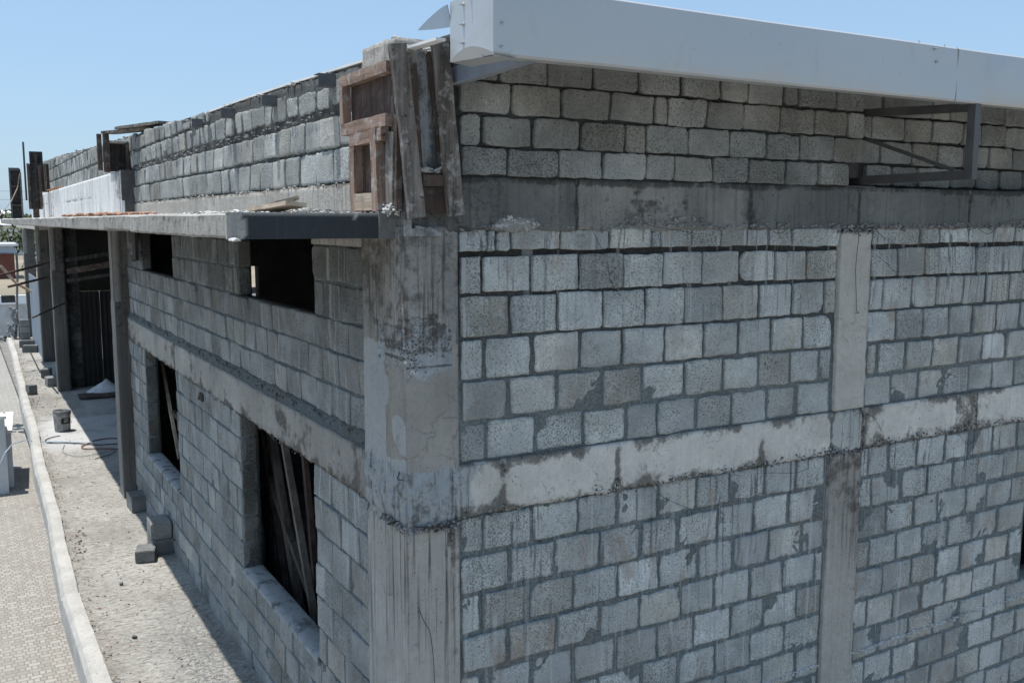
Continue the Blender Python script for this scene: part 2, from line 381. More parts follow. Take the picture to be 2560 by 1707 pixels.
class MB:
    """collects one mesh"""
    def __init__(s):
        s.v = []; s.f = []; s.c = []; s.mi = []
    def vert(s, p, c=(0, 0, 0.5, 0)):
        s.v.append(tuple(p)); s.c.append(c)
        return len(s.v) - 1
    def face(s, ids, mi=0):
        s.f.append(tuple(ids)); s.mi.append(mi)
    def box(s, x0, x1, y0, y1, z0, z1, c=(0, 0, 0.5, 0), mi=0, M4=None):
        P = [(x, y, z) for z in (z0, z1) for y in (y0, y1) for x in (x0, x1)]
        if M4 is not None:
            P = [M4 @ Vector(p) for p in P]
        i = [s.vert(p, c) for p in P]
        for q in ((0, 2, 3, 1), (4, 5, 7, 6), (0, 1, 5, 4), (2, 6, 7, 3), (0, 4, 6, 2), (1, 3, 7, 5)):
            s.face([i[k] for k in q], mi)
    def bar(s, a, b, w, h, c=(0, 0, 0.5, 0), mi=0, side=Vector((0, 0, 1)), jit=0.0):
        """rectangular bar from a to b; w along 'side', h across; its faces are cut up and roughened by jit"""
        a = Vector(a); b = Vector(b); d = (b - a); L = d.length; d.normalize()
        sd = Vector(side); sd = (sd - d * sd.dot(d)).normalized(); t = d.cross(sd)
        n = max(1, int(L / 0.09)) if jit else 1
        rings = []
        for k in range(n + 1):
            p = a + d * (L * k / n)
            r = []
            for (x, y) in ((-1, -1), (1, -1), (1, 1), (-1, 1)):
                q = p + sd * (x * w / 2) + t * (y * h / 2)
                if jit:
                    q = q + Vector((nz(q.x, q.y, q.z, 9), nz(q.x + 7, q.y, q.z, 9), nz(q.x, q.y + 5, q.z, 9))) * jit
                r.append(s.vert(q, c))
            rings.append(r)
        for k in range(n):
            A, B = rings[k], rings[k + 1]
            for j in range(4):
                s.face((A[j], A[(j + 1) % 4], B[(j + 1) % 4], B[j]), mi)
        s.face(rings[0][::-1], mi); s.face(rings[-1], mi)
    def tube(s, pts, r, n=6, c=(0, 0, 0.5, 0), r1=None, mi=0):
        pts = [Vector(p) for p in pts]
        rings = []
        for k, p in enumerate(pts):
            d = (pts[min(k + 1, len(pts) - 1)] - pts[max(k - 1, 0)]).normalized()
            a = d.orthogonal().normalized() if abs(d.z) > 0.95 else d.cross(Vector((0, 0, 1))).normalized()
            b = d.cross(a)
            rr = r if r1 is None else r + (r1 - r) * k / max(1, len(pts) - 1)
            rings.append([s.vert(p + (a * math.cos(t) + b * math.sin(t)) * rr, c) for t in [2 * math.pi * j / n for j in range(n)]])
        for k in range(len(pts) - 1):
            A, B = rings[k], rings[k + 1]
            for j in range(n):
                s.face((A[j], A[(j + 1) % n], B[(j + 1) % n], B[j]), mi)
        s.face(rings[0][::-1], mi); s.face(rings[-1], mi)
    def lathe(s, prof, cx, cy, n=28, c=(0, 0, 0.5, 0), mi=0):
        rings = []
        for (r, z) in prof:
            rings.append([s.vert((cx + r * math.cos(2 * math.pi * j / n), cy + r * math.sin(2 * math.pi * j / n), z), c) for j in range(n)])
        for k in range(len(prof) - 1):
            for j in range(n):
                s.face((rings[k][j], rings[k][(j + 1) % n], rings[k + 1][(j + 1) % n], rings[k + 1][j]), mi)
    def rock(s, p, r, sq=(1, 1, 1), c=(0, 0, 0.5, 0), mi=0, sub=1, rnd=0.35):
        bm = bmesh.new()
        bmesh.ops.create_icosphere(bm, subdivisions=sub, radius=1.0)
        o = random.random() * 90
        rz = Matrix.Rotation(random.random() * 6.28, 3, 'Z')
        ids = []
        for v in bm.verts:
            k = 1 + rnd * (nz(v.co.x + o, v.co.y, v.co.z, 1.3) * 1.6 + random.uniform(-.3, .3))
            q = rz @ Vector((v.co.x * sq[0], v.co.y * sq[1], v.co.z * sq[2])) * (k * r)
            ids.append(s.vert(Vector(p) + q, c))
        for f in bm.faces:
            s.face([ids[v.index] for v in f.verts], mi)
        bm.free()
    def build(s, name, mats, parent=None, smooth=False, loc=None):
        me = bpy.data.meshes.new(name)
        off = Vector(loc) if loc is not None else Vector((0, 0, 0))
        me.from_pydata([tuple(Vector(p) - off) for p in s.v], [], s.f)
        if not isinstance(mats, (list, tuple)):
            mats = [mats]
        for mt in mats:
            me.materials.append(mt)
        a = me.attributes.new('Col', 'FLOAT_COLOR', 'POINT')
        a.data.foreach_set('color', [x for c in s.c for x in c])
        me.polygons.foreach_set('material_index', s.mi)
        me.polygons.foreach_set('use_smooth', [smooth] * len(s.f))
        me.update()
        o = bpy.data.objects.new(name, me)
        COL.objects.link(o)
        if loc is not None:
            o.location = off
        if parent is not None:
            o.parent = parent
            if loc is None:
                o.matrix_parent_inverse = Matrix.Translation(-parent.location)
            else:
                o.location = off - parent.location
        return o

def tag(o, label=None, cat=None, group=None, kind=None):
    if label: o['label'] = label
    if cat: o['category'] = cat
    if group: o['group'] = group
    if kind: o['kind'] = kind
    return o
def thing(name, label, cat, loc=(0, 0, 0), group=None):
    o = bpy.data.objects.new(name, None)
    o.empty_display_size = 0.1
    COL.objects.link(o)
    o.location = loc
    return tag(o, label, cat, group)

# frames: u along the wall, n outward, z up
class Fr:
    def __init__(s, o, u, n):
        s.o = Vector(o); s.u = Vector(u); s.nn = Vector(n)
        s.flip = s.u.cross(Vector((0, 0, 1))).dot(s.nn) < 0
    def __call__(s, u, n, z):
        return s.o + s.u * u + s.nn * n + Vector((0, 0, z))
FR = Fr((0, 0, 0), (1, 0, 0), (0, -1, 0))
FL = Fr((0, 0, 0), (0, 1, 0), (-1, 0, 0))

def quad(mb, fr, a, b, c, d, mi=0):
    mb.face((d, c, b, a) if fr.flip else (a, b, c, d), mi)

def grid(mb, fr, u0, u1, z0, z1, st, nfun, cfun, thick=0.15, mi=0, warp=None, stz=None):
    """a front sheet of cells with its own relief, closed by sides and a back"""
    nu = max(1, round((u1 - u0) / st)); nzc = max(1, round((z1 - z0) / (stz or st)))
    g = []
    for j in range(nzc + 1):
        row = []
        for i in range(nu + 1):
            u = u0 + (u1 - u0) * i / nu; z = z0 + (z1 - z0) * j / nzc
            uu, zz = warp(u, z, i / nu, j / nzc) if warp else (u, z)
            row.append(mb.vert(fr(uu, nfun(uu, zz), zz), cfun(uu, zz)))
        g.append(row)
    for j in range(nzc):
        for i in range(nu):
            quad(mb, fr, g[j][i], g[j][i + 1], g[j + 1][i + 1], g[j + 1][i], mi)
    if thick:
        rim = [g[0][i] for i in range(nu + 1)] + [g[j][nu] for j in range(1, nzc + 1)] + \
              [g[nzc][i] for i in range(nu - 1, -1, -1)] + [g[j][0] for j in range(nzc - 1, 0, -1)]
        bk = []
        for k in rim:
            p = Vector(mb.v[k]); d = (p - fr.o).dot(fr.nn)
            bk.append(mb.vert(p - fr.nn * (d + thick), mb.c[k]))
        for k in range(len(rim)):
            k2 = (k + 1) % len(rim)
            quad(mb, fr, rim[k2], rim[k], bk[k], bk[k2], mi)
        mb.face(bk if fr.flip else bk[::-1], mi)

TONE = [.5]
def one_block(mb, fr, u0, u1, z0, z1, n0, smear, streak, jit=0.003, rad=0.012, rough=1.0):
    """one hollow block's face: uneven outline, rounded arris, chipped corners now and then"""
    w = u1 - u0; h = z1 - z0
    if w < 0.02 or h < 0.02:
        return
    cu = (u0 + u1) / 2; cz = (z0 + z1) / 2
    tn = TONE[0] * random.uniform(.88, 1.12)
    o = random.random() * 100
    tilt_u = random.uniform(-.006, .006); tilt_z = random.uniform(-.005, .005); dn = random.uniform(-.004, .005)
    rads = [min(w, h) * 0.3 if random.random() < 0.025 else rad * random.uniform(.5, 2.2) for _ in range(4)]
    rads = [min(r, w * .4, h * .4) for r in rads]
    pts = []
    NS = 7
    cor = [(u0, z0), (u1, z0), (u1, z1), (u0, z1)]
    dirs = [(1, 0), (0, 1), (-1, 0), (0, -1)]
    for k in range(4):
        ax, az = cor[k]; bx, bz = cor[(k + 1) % 4]; dx, dz = dirs[k]
        r0, r1 = rads[k], rads[(k + 1) % 4]
        L = abs(bx - ax) + abs(bz - az)
        for i in range(NS):
            t = r0 * .9 + (L - r0 * .9 - r1 * .9) * i / (NS - 1)
            pts.append([ax + dx * t, az + dz * t])
        # rounded corner
        qx, qz = bx, bz
        nx_, nz_ = dirs[(k + 1) % 4]
        pts.append([qx - dx * r1 * .32 + nx_ * r1 * .32, qz - dz * r1 * .32 + nz_ * r1 * .32])
    for q, p in enumerate(pts):
        k = jit * .8 if 1 <= q % (NS + 1) <= NS - 2 else 0.0
        ax, az = p
        p[0] += jit * 1.9 * nz(ax + o, az, o, 11) + k * random.uniform(-1, 1)
        p[1] += jit * 1.9 * nz(ax + o, az + 9, o, 11) + k * random.uniform(-1, 1)
    def ring(ins, n, e):
        ku = max(.05, 1 - 2 * ins / w); kz = max(.05, 1 - 2 * ins / h)
        return [mb.vert(fr(cu + (x - cu) * ku, n + n0 + dn + tilt_u * (x - cu) / w * 2 + tilt_z * (z - cz) / h * 2 + (0.0022 * rough * nz(x, z, o, 25) if ins > 0.001 else 0), cz + (z - cz) * kz), (e, smear, tn, streak)) for x, z in pts]
    A = ring(0, -0.035, 1.0); B = ring(0.0005, -0.0025, 1.0); C = ring(0.0035, 0.0, 0.85)
    D = ring(min(w, h) * .10, 0.0005, 0.35); E_ = ring(min(w, h) * .26, 0.0005, 0.0)
    n = len(pts)
    for P, Q in ((A, B), (B, C), (C, D), (D, E_)):
        for k in range(n):
            quad(mb, fr, P[k], P[(k + 1) % n], Q[(k + 1) % n], Q[k])
    ctr = mb.vert(fr(cu, 0.0015 + n0 + dn, cz), (0, smear, tn, streak))
    for k in range(n):
        t = (E_[k], E_[(k + 1) % n], ctr)
        mb.face(t[::-1] if fr.flip else t)

def course(mb, fr, joints, z0, z1, n0=0.0, smear=0.3, streak=0.0, gap=0.022, vgap=0.022, jit=0.003, rad=0.012, wav=0.004, zf=None):
    for a, b in zip(joints[:-1], joints[1:]):
        if b - a < 0.035:
            continue
        g = gap * random.uniform(.5, 1.4); gv = vgap * random.uniform(.6, 1.3)
        dz = wav * random.uniform(-1, 1)
        za, zb = z0 + gv / 2 + dz, z1 - gv / 2 + dz
        if zf:
            zb = min(zb, zf((a + b) / 2))
        one_block(mb, fr, a + g / 2, b - g / 2, za, zb, n0, smear, streak, jit, rad)

def spaced(a, b, pitch, off, jit=0.012):
    out = [a]
    x = a + off * pitch
    if off < 0.12:
        x += pitch
    while x < b - 0.07:
        out.append(x + random.uniform(-jit, jit)); x += pitch * random.uniform(.96, 1.04)
    out.append(b)
    return out
def clip_out(j, a, b):
    """joint lists left and right of an opening a..b"""
    L = [x for x in j if x < a - .06] + [a]; Rr = [b] + [x for x in j if x > b + .06]
    return ([L] if L[0] < a else []) + ([Rr] if Rr[-1] > b else [])

# ------------------------------------------------------------------ ground, paving, walkway
mb = MB()
mb.box(-900, 900, -400, 1500, -6, -3.05)
tag(mb.build('ground', M['ground']), kind='structure')
mb = MB()
mb.box(-40, 14, -30, 51.5, -3.2, -2.9)
tag(mb.build('paved_yard', M['paving']), kind='structure')

KIN = [(-1.06, -1.0), (-1.06, 3.5), (-1.075, 5.7), (-1.0, 8.2), (-.95, 11.2), (-.86, 14.0), (-.80, 17.5), (-.70, 21.5), (-.62, 25.0), (-.55, 29.5)]
def kin(y):
    for (x0, y0), (x1, y1) in zip(KIN[:-1], KIN[1:]):
        if y <= y1:
            t = max(0, (y - y0) / (y1 - y0)); return x0 + (x1 - x0) * t
    return KIN[-1][0]
mb = MB()
NYW, NXW = 620, 44
rows = []
for j in range(NYW + 1):
    y = -1.0 + 30.5 * (j / NYW) ** 1.25
    xa = kin(y) - .02; xb = 0.02 if y < 9.2 else (3.2 if y < 18.5 else .5)
    r = []
    for i in range(NXW + 1):
        x = xa + (xb - xa) * i / NXW
        h = 0.008 * fbm(x, y, 0, 2.2) + 0.008 * nz(x * .45, y * 1.6, 3, 9) + .006 * nz(x, y * 1.5, 5, 22)
        edge = max(0, 1 - abs(x - kin(y)) / .18); h += .02 * edge * (.5 + nz(x, y, 8, 3))
        sm = max(0.0, min(1.0, (1 - abs(y - 13.9) / 1.9) * 2.2 + .5 * nz(x, y, 2, 1.6)))
        if x > 0.1: sm = max(sm, .75 * min(1, max(0, (14.6 - abs(y - 13)) / 6)))
        gr = max(0, min(1, 1.3 - math.hypot((x + .30) / .32, (y - 3.6) / 1.3)))
        dt = min(1, .75 * edge * (.6 + nz(x, y, 5, 1.1)) + (.55 if y > 15 else 0) * max(0, .4 + nz(x, y, 1, .9)))
        if y > 15.5 and x < -.35: gr = max(gr, .55 * max(0, .5 + 1.2 * nz(x, y, 4, 1.2)))
        r.append(mb.vert((x, y, h * (1 - .8 * sm) - .004), (sm, gr, max(0, dt), 0)))
    rows.append(r)
for j in range(NYW):
    for i in range(NXW):
        mb.face((rows[j][i], rows[j][i + 1], rows[j + 1][i + 1], rows[j + 1][i]))
mb.box(-.9, 3.2, -1.0, 29.5, -0.25, -0.06)
tag(mb.build('walkway', M['walk'], smooth=True), kind='structure')

mb = MB()                                                     # the raised lip along the walkway's outer edge
prof = [(0.012, -.03), (0.006, .052), (-.006, .068), (-.06, .073), (-.150, .071), (-.163, .062), (-.200, .012), (-.205, -.05), (-.207, -.25), (-.05, -.27)]
NK = 520
kr = []
for j in range(NK + 1):
    y = -1.0 + 30.6 * (j / NK) ** 1.2
    x = kin(y) + .009 * nz(0, y, 0, .9) + .004 * nz(0, y, 3, 4)
    w = 0.74 + .05 * nz(1, y, 0, .45) + .25 * max(0, 1 - y / 9) * 0.4
    jt = min(abs((y - .4) % 2.6), 2.6 - abs((y - .4) % 2.6))
    x += (.008 if int((y - .4) // 2.6) % 2 else 0)
    kr.append([mb.vert((x + px * w + .004 * nz(px * 9, y, pz * 9, 7) + .003 * nz(px * 9, y, pz * 9, 19), y, pz - (.02 if jt < .02 and pz > 0 else 0) + .003 * nz(px * 5, y, 4, 2.5) + .003 * nz(px * 9, y, 2, 9) + .003 * nz(px * 30, y, 2, 22))) for px, pz in prof])
for j in range(NK):
    for k in range(len(prof) - 1):
        mb.face((kr[j][k + 1], kr[j][k], kr[j + 1][k], kr[j + 1][k + 1]))
tag(mb.build('kerb', M['kerb']), kind='structure')

# grit and small stones swept along the lip and over the screed
mb = MB()
for k in range(2600):
    y = 2.2 + 24 * random.random() ** 1.5
    if random.random() < .62:
        x = kin(y) + .012 + abs(random.gauss(0, .055))
    else:
        x = random.uniform(kin(y) + .05, -.03)
    if 12.4 < y < 15.3 and random.random() < .85:
        continue
    r = random.choice((.003, .004, .005, .006, .009)) * random.uniform(.7, 1.3)
    mb.rock((x, y, r * .3), r, (1.3, .9, .7), mi=random.choice((0, 0, 0, 0, 1, 2, 2)))
for (cx_, cy_, n_) in ((-.88, 7.6, 26), (-.92, 5.5, 12), (-.93, 7.1, 16), (-.62, 17.6, 60), (-.35, 20.5, 60)):
    for k in range(n_):
        r = random.uniform(.005, .016)
        mb.rock((cx_ + random.gauss(0, .06 if cy_ < 10 else .14), cy_ + random.gauss(0, .22 if cy_ < 10 else .8), r * .35), r, (1.2, .9, .6), mi=random.choice((0, 1, 2, 2)))
tag(mb.build('gravel', [M['crumb'], M['red_crumb'], M['inner']]), kind='stuff')

# ------------------------------------------------------------------ the building
B = thing('unfinished_building', 'large unfinished grey concrete block building with raw columns and a white roof edge', 'building', (0, 0, 0))

def smr(z):      # how far mortar is dragged over the faces: clean at the top, smeared at the bottom
    return max(0.0, min(1.0, (3.45 - z) / 0.75))

# ---- right-hand wall, between the beams
bays = [MB() for _ in range(4)]; mor = MB()
rows = [
 (3.526, 3.655, [.29, .46, .51, .60, .91, 1.23, 1.53, 1.83, 2.05, 2.27, 2.64, 3.09], [3.40, 3.89, 4.11, 4.42, 4.72, 4.99, 5.3, 5.6]),
 (3.307, 3.515, [.30, .43, .73, 1.04, 1.34, 1.63, 1.92, 2.22, 2.52, 2.80, 3.09], [3.41, 3.69, 3.97, 4.27, 4.55, 4.82, 5.12, 5.42, 5.7]),
 (3.085, 3.307, [.295, .60, .90, 1.20, 1.50, 1.79, 2.09, 2.39, 2.68, 2.97, 3.08], [3.41, 3.54, 3.84, 4.11, 4.41, 4.69, 4.98, 5.28, 5.6]),
 (2.862, 3.085, [.30, .44, .74, 1.05, 1.34, 1.65, 1.94, 2.23, 2.51, 2.79, 3.05], [3.40, 3.69, 3.98, 4.27, 4.55, 4.84, 5.13, 5.44]),
 (2.643, 2.862, [.30, .59, .90, 1.20, 1.49, 1.80, 2.11, 2.41, 2.68, 2.95, 3.06], [3.40, 3.52, 3.81, 4.10, 4.40, 4.68, 4.97, 5.27]),
 (2.424, 2.643, [.295, .45, .76, 1.07, 1.38, 1.60, 1.90, 2.19, 2.48, 2.75, 3.06], [3.39, 3.67, 3.96, 4.25, 4.54, 4.82, 5.10, 5.4, 5.7]),
]
for k, (z0, z1, ja, jb) in enumerate(rows):
    sm = smr((z0 + z1) / 2)
    st = [.95, .55, .5, .25, .12, .06][k]
    for ji, j in enumerate((ja, jb)):
        course(bays[ji], FR, j, z0, z1, 0.010 if k == 0 else 0.0, sm if k else .75, st if ji == 0 else min(1, st + .25), gap=0.018 if k < 3 else .026, vgap=.020 if k < 3 else .024,
               jit=.0035 if k < 3 else .0042, rad=.008 if k < 3 else .009)
lower_rows = []
z = 2.145; k = 0
while z > -0.1:
    h = .2225
    z0 = z - h
    ja = [.295, .43, .74, 1.04, 1.32, 1.63, 1.92, 2.19, 2.49, 2.78, 3.05] if k == 0 else spaced(.29, 3.06, .302, (.42 if k % 2 == 0 else 1.0))
    jb = spaced(3.39, 6.2, .298, (1.0 if k % 2 == 0 else .45))
    st = [1.0, .85, .65, .5, .4, .3, .25, .2, .2, .15, .1, .1][min(k, 11)]
    for ji, j in enumerate((ja, jb)):
        parts = [j]
        if ji == 1 and z0 < 2.0 and z0 > .75:
            parts = clip_out(j, 5.37, 6.2)[:1]
        for q in parts:
            course(bays[2 + ji], FR, q, z0, z, 0.0, 1.0, st, gap=.027, vgap=.027, jit=.0045, rad=.007)
    lower_rows.append(z0)
    z = z0; k += 1
bw = [b_.build('block_wall', M['block'], B, smooth=True) for b_ in bays]

def right_mortar():
    def nf(u, z):
        s_ = smr(z)
        return -.022 + .0158 * s_ + (.006 - .0035 * s_) * fbm(u, z, 1, 9) + .0025 * nz(u, z, 7, 40)
    def cf(u, z):
        st = 0
        if z > 3.1: st = .6
        if z < 2.15: st = max(0, min(1, (z - 0.6) / 1.3))
        return (0, smr(z), .5, st)
    for k, gs in enumerate((((.27, 3.2, 2.40, 3.66),), ((3.2, 6.2, 2.40, 3.66),), ((.27, 3.2, -.12, 2.16),), ((3.2, 5.37, -.12, 2.16), (5.37, 6.2, -.12, .815)))):
        m_ = MB()
        for g_ in gs:
            grid(m_, FR, *g_, .035, nf, cf, 0.2)
        m_.build('mortar_bed', M['mortar'], bw[k], smooth=True)
right_mortar()
# the thin ragged ledge of mortar low on the wall
mb = MB()
for k in range(330):
    u = random.uniform(2.3, 3.05) if random.random() < .25 else random.uniform(3.40, 5.5)
    zz = .645 + .012 * (u - 2.5) + .01 * nz(u, 0, 0, 3)
    mb.rock(FR(u, .004, zz + random.gauss(0, .005)), random.uniform(.006, .015), (1.7, .8, .6))
tag(mb.build('mortar_ledge', M['crumb_white'], bw[3]), kind='stuff')

# ---- right-hand wall above the roof beam (left part stands proud of the right part)
blk = MB(); mor = MB()
TONE[0] = .30  # gable blocks toned down, the gutter's shade put into their colour
up_rows = [
 (3.912, 4.062, [.30, .57, .88, 1.17, 1.47, 1.67, 1.96, 2.24, 2.55, 2.84, 3.13], [3.44, 3.70, 3.98, 4.33, 4.63, 4.92, 5.22, 5.5]),
 (4.062, 4.222, [.29, .42, .72, 1.02, 1.32, 1.46, 1.77, 2.08, 2.38, 2.67, 2.97, 3.25], [3.29, 3.58, 3.90, 4.18, 4.48, 4.77, 5.07, 5.4]),
 (4.222, 4.385, [.29, .59, .90, 1.21, 1.52, 1.61, 1.90, 2.19, 2.49, 2.79, 3.09, 3.25], [3.28, 3.48, 3.81, 4.11, 4.45, 4.66, 4.96, 5.3]),
 (4.385, 4.545, [.26, .52, .81, 1.10, 1.41, 1.71, 2.01, 2.22, 2.52, 2.64, 2.98, 3.25], [3.28, 3.58, 4.09, 4.30, 4.62, 4.94, 5.25]),
]
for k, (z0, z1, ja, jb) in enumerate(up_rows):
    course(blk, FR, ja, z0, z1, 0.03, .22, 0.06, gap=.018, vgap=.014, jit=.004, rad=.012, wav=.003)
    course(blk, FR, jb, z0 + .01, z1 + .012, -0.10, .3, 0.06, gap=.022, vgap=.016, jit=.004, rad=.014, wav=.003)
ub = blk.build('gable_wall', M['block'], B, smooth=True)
nf = lambda u, z: .004 + .007 * fbm(u, z, 1, 9) + .004 * nz(u, z, 7, 40)
nf2 = lambda u, z: -.142 + .007 * fbm(u, z, 1, 9) + .004 * nz(u, z, 7, 40)
cf = lambda u, z: (0, .12 + .3 * max(0, nz(u, z, 3, 2)), .5, 0)
grid(mor, FR, .25, 3.24, 3.97, 4.56, .04, nf, cf, .2)
grid(mor, FR, .25, 3.12, 3.90, 3.97, .04, nf, cf, .2)
grid(mor, FR, 3.24, 6.2, 3.90, 4.56, .04, nf2, cf, .3)
mor.build('mortar_bed', M['mortar'], ub, smooth=True)

TONE[0] = .5
# ---- roof beam (dark band) on the right-hand wall
mb = MB()
def band_n(u, z):
    n = .012 + .004 * nz(u, z, 0, 4)
    for jx in (1.01, 2.28, 3.25, 4.42):
        n -= .006 * math.exp(-((u - jx) / .006) ** 2)
    if z < 3.72: n += .018 * max(0, nz(u, z, 4, 8)) * (3.72 - z) / .08
    n += .02 * math.exp(-((u - .62) / .12) ** 2 - ((z - 3.665) / .05) ** 2)
    return n
def band_c(u, z):
    p = [(.0, .05), (1.01, .62), (1.9, .75), (2.28, .15), (3.25, .18), (4.42, .25)]
    t = [b for a, b in p if u >= a][-1]
    t += .55 * fbm(u, z, 2, 1.8)
    dk = .12 + .4 * fbm(u, z, 5, 2.4) + (.4 if z > 3.885 else 0)
    if u < 1.0: dk += .12
    if 1.35 < u < 1.8 and z < 3.80: dk += .25
    for jx in (1.01, 2.28, 3.25, 4.42):
        dk += .9 * math.exp(-((u - jx) / .012) ** 2)
    bl = .3 + .3 * nz(u, z, 9, 1.3) if u > 2.2 else (.15 if u < 1 else 0)
    if math.hypot((u - .62) / .13, (z - 3.665) / .035) < 1 + .4 * nz(u, z, 1, 12):
        t = 1.6; dk = -.3
    return (max(0, dk), .35, max(0, min(1.5, t)), max(0, min(1, bl)))
def band_w(u, z, a, b):
    if b < .001: z += .012 * nz(u, 0, 1, 6) + .008 * nz(u, 0, 5, 18) - .004
    return u, z
grid(mb, FR, .0, 6.2, 3.64, 3.911, .022, band_n, band_c, .2, warp=band_w)
bandob = mb.build('roof_beam', M['band'], B, smooth=True)
mb = MB()                                                     # spilled concrete along its lower edge
for k in range(620):
    u = random.uniform(.3, 5.6)
    big = math.exp(-((u - 1.62) / .28) ** 2)
    if random.random() > .35 + .65 * big and u < 3: continue
    zz = 3.655 + .01 * nz(u, 0, 0, 5) + abs(random.gauss(0, .010 + .035 * big)) * (1 if big > .2 else random.choice((1, -1)))
    mb.rock(FR(u, .012 + random.uniform(0, .012), zz), random.uniform(.005, .013) * (1 + .4 * big), (1.3, .8, .8))
for k in range(150):
    u = random.gauss(.63, .06); zz = 3.662 + random.gauss(0, .013) + .02 * math.exp(-((u - .6) / .05) ** 2)
    mb.rock(FR(u, .018, zz), random.uniform(.006, .014), (1.2, .8, .8), mi=1)
tag(mb.build('spilled_concrete', [M['crumb'], M['crumb_white']], bandob), kind='stuff')

# ---- ring beam, right side
JX = (.56, 1.31, 2.45, 3.085, 3.385, 4.62)
def ring_n(u, z):
    n = .016 + .005 * nz(u, z, 0, 5)
    for jx in JX: n -= .008 * math.exp(-((u - jx) / .012) ** 2)
    lo = max(0, (2.20 - z) / .06); n -= .010 * lo * max(0, .3 + nz(u, z, 3, 12))
    if u < .55: n += .012 * max(0, 1 - u / .55) + .012 * nz(u, z, 1, 11)
    return n
def ring_c(u, z):
    zt = 2.424 + .004 * nz(u, 0, 0, 3); zb = 2.145
    t = 1.05 + .5 * fbm(u, z, 2, 1.9)
    if .6 < u < 1.28: t += .35 if .9 < u else .05
    if 1.36 < u < 2.42: t += .55
    if 3.6 < u < 4.4 or u > 4.75: t += .5
    dk = .03 + .35 * fbm(u, z, 5, 3.0)
    dk += .75 * max(0, 1 - (z - zb) / .085) * (.6 + 1.1 * nz(u, 0, 2, 4)) + .75 * max(0, 1 - (zt - z) / .085) * (.6 + 1.2 * nz(u, 1, 2, 2))
    for jx in JX: dk += 1.0 * math.exp(-((u - jx - .012 * nz(0, z, jx, 14)) / .026) ** 2) * (.6 + .6 * nz(u, z, jx, 6))
    if u < .56: dk += .18; t -= .35
    if 3.4 < u < 3.62: dk += .35
    if 4.38 < u < 4.66: dk += .4
    bl = 0
    if u < .36 + .06 * nz(0, z, 2, 9): bl = .7
    if 3.085 + .03 * nz(0, z, 1, 9) < u < 3.385 + .03 * nz(0, z, 5, 9): bl = .5; dk -= .3; t += .05
    dk += .5 * max(0, .9 * fbm(u, z, 21, 5.5) - .12)
    st = .7 if (u < .36 or 3.085 < u < 3.385) else .10
    return (max(0, dk), st, max(0, min(1, t)), bl)
def ring_w(u, z, a, b):
    if b < .001: z += .010 * nz(u, 0, 1, 6) + .008 * nz(u, 0, 5, 22)
    return u, z
mb = MB()
grid(mb, FR, .26, 6.2, 2.14, 2.424, .020, ring_n, ring_c, .2, warp=ring_w)
rb = mb.build('ring_beam', M['concrete'], B, smooth=True)
mb = MB()
for k in range(420):
    u = random.uniform(.26, 5.6)
    near = u < .8
    if not near and random.random() < .35: continue
    mb.rock(FR(u, random.uniform(.005, .025), 2.140 + random.gauss(0, .012 if near else .008)), random.uniform(.004, .012 if near else .009), (1.3, .8, .7), mi=random.choice((0, 0, 1)))
for k in range(520):
    u = random.uniform(1.15, 5.5)
    if nz(u, 0, 3, 2.2) < -.1: continue
    mb.rock(FR(u, .012 + random.uniform(0, .006), 2.150 + abs(random.gauss(0, .020))), random.uniform(.004, .009), (1.3, .6, .8), mi=random.choice((1, 2, 2)))
tag(mb.build('spilled_concrete', [M['crumb'], M['inner'], M['crumb_white']], rb), kind='stuff')

# ---- corner column: two faces, joint at the ring beam, honeycombed patch higher up
def honey(u, z, left):
    c = .10 if not left else .08
    r = math.hypot((u - c) / (.17 if not left else .30), (z - 3.05) / .15) + .35 * fbm(u, z, 31, 9)
    return max(0, min(1, 2.0 - r * 1.7))
def col_n(left):
    def f(u, z):
        n = .012 + .003 * nz(u, z, 1 + left, 3)
        hh = honey(u, z, left)
        n += hh * (-.008 + .022 * max(0, nz(u + .3 * z, z, 4 + left, 34)) + .012 * nz(u, z, 9, 70))
        d = (z - 2.29) / .13
        bulge = math.exp(-d ** 4)
        n += bulge * (.012 + .012 * nz(u, z, 6, 14) + .012 * nz(u * 6, z * .5, 2, 6) + .006 * nz(u, z, 8, 40))
        n -= .018 * math.exp(-((z - 2.115) / .02) ** 2) * (.8 + nz(u, z, 2, 14))
        if z < 2.12:
            for jx in ((.12, .21) if not left else (.16, .33)):
                n -= .004 * math.exp(-((u - jx) / .004) ** 2)
        return n
    return f
def col_c(left):
    def f(u, z):
        hh = honey(u, z, left); zr = z; z = z + .05 * fbm(u, zr, 12, 6)
        t = .5 + .3 * fbm(u, z, 3, 2); dk = .05 + .16 * fbm(u, z, 7, 3); st = .15; bl = .15
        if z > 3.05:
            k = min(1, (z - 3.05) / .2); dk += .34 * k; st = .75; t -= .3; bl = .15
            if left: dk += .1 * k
        elif z > 2.42:
            t += (.15 if left else .0); bl = .65 if left else .0; st = .10; dk -= .12; t -= (0 if left else .12)  # left face bluer, right face darker: their different lighting put into colour
            dk += .25 * max(0, 1 - (z - 2.42) / .10)
        elif z > 2.12:
            bl = .8; st = .95; t -= .3; dk += .22 + .3 * max(0, nz(u * 3, z, 4, 7))
        else:
            st = .95 * max(.25, min(1, (z - .8) / 1.0)); t += .15; bl = .2 if left else .05; dk -= .05
            dk += .3 * max(0, 1 - (2.12 - z) / .35)
            if not left and u > .235: dk += .3
        dk += hh * (.30 + 1.8 * max(0, -.05 - nz(u + .3 * z, z, 4 + left, 34) - .4 * nz(u, z, 9, 70)))  # hollows between the aggregate painted dark, shade put into the colour
        if math.hypot((u - .235) / .02, (z - 2.03) / .05) < 1 and not left: dk += .6
        return (max(0, dk), st, max(0, min(1, t)), max(0, min(1, bl + .65 * hh)))
    return f
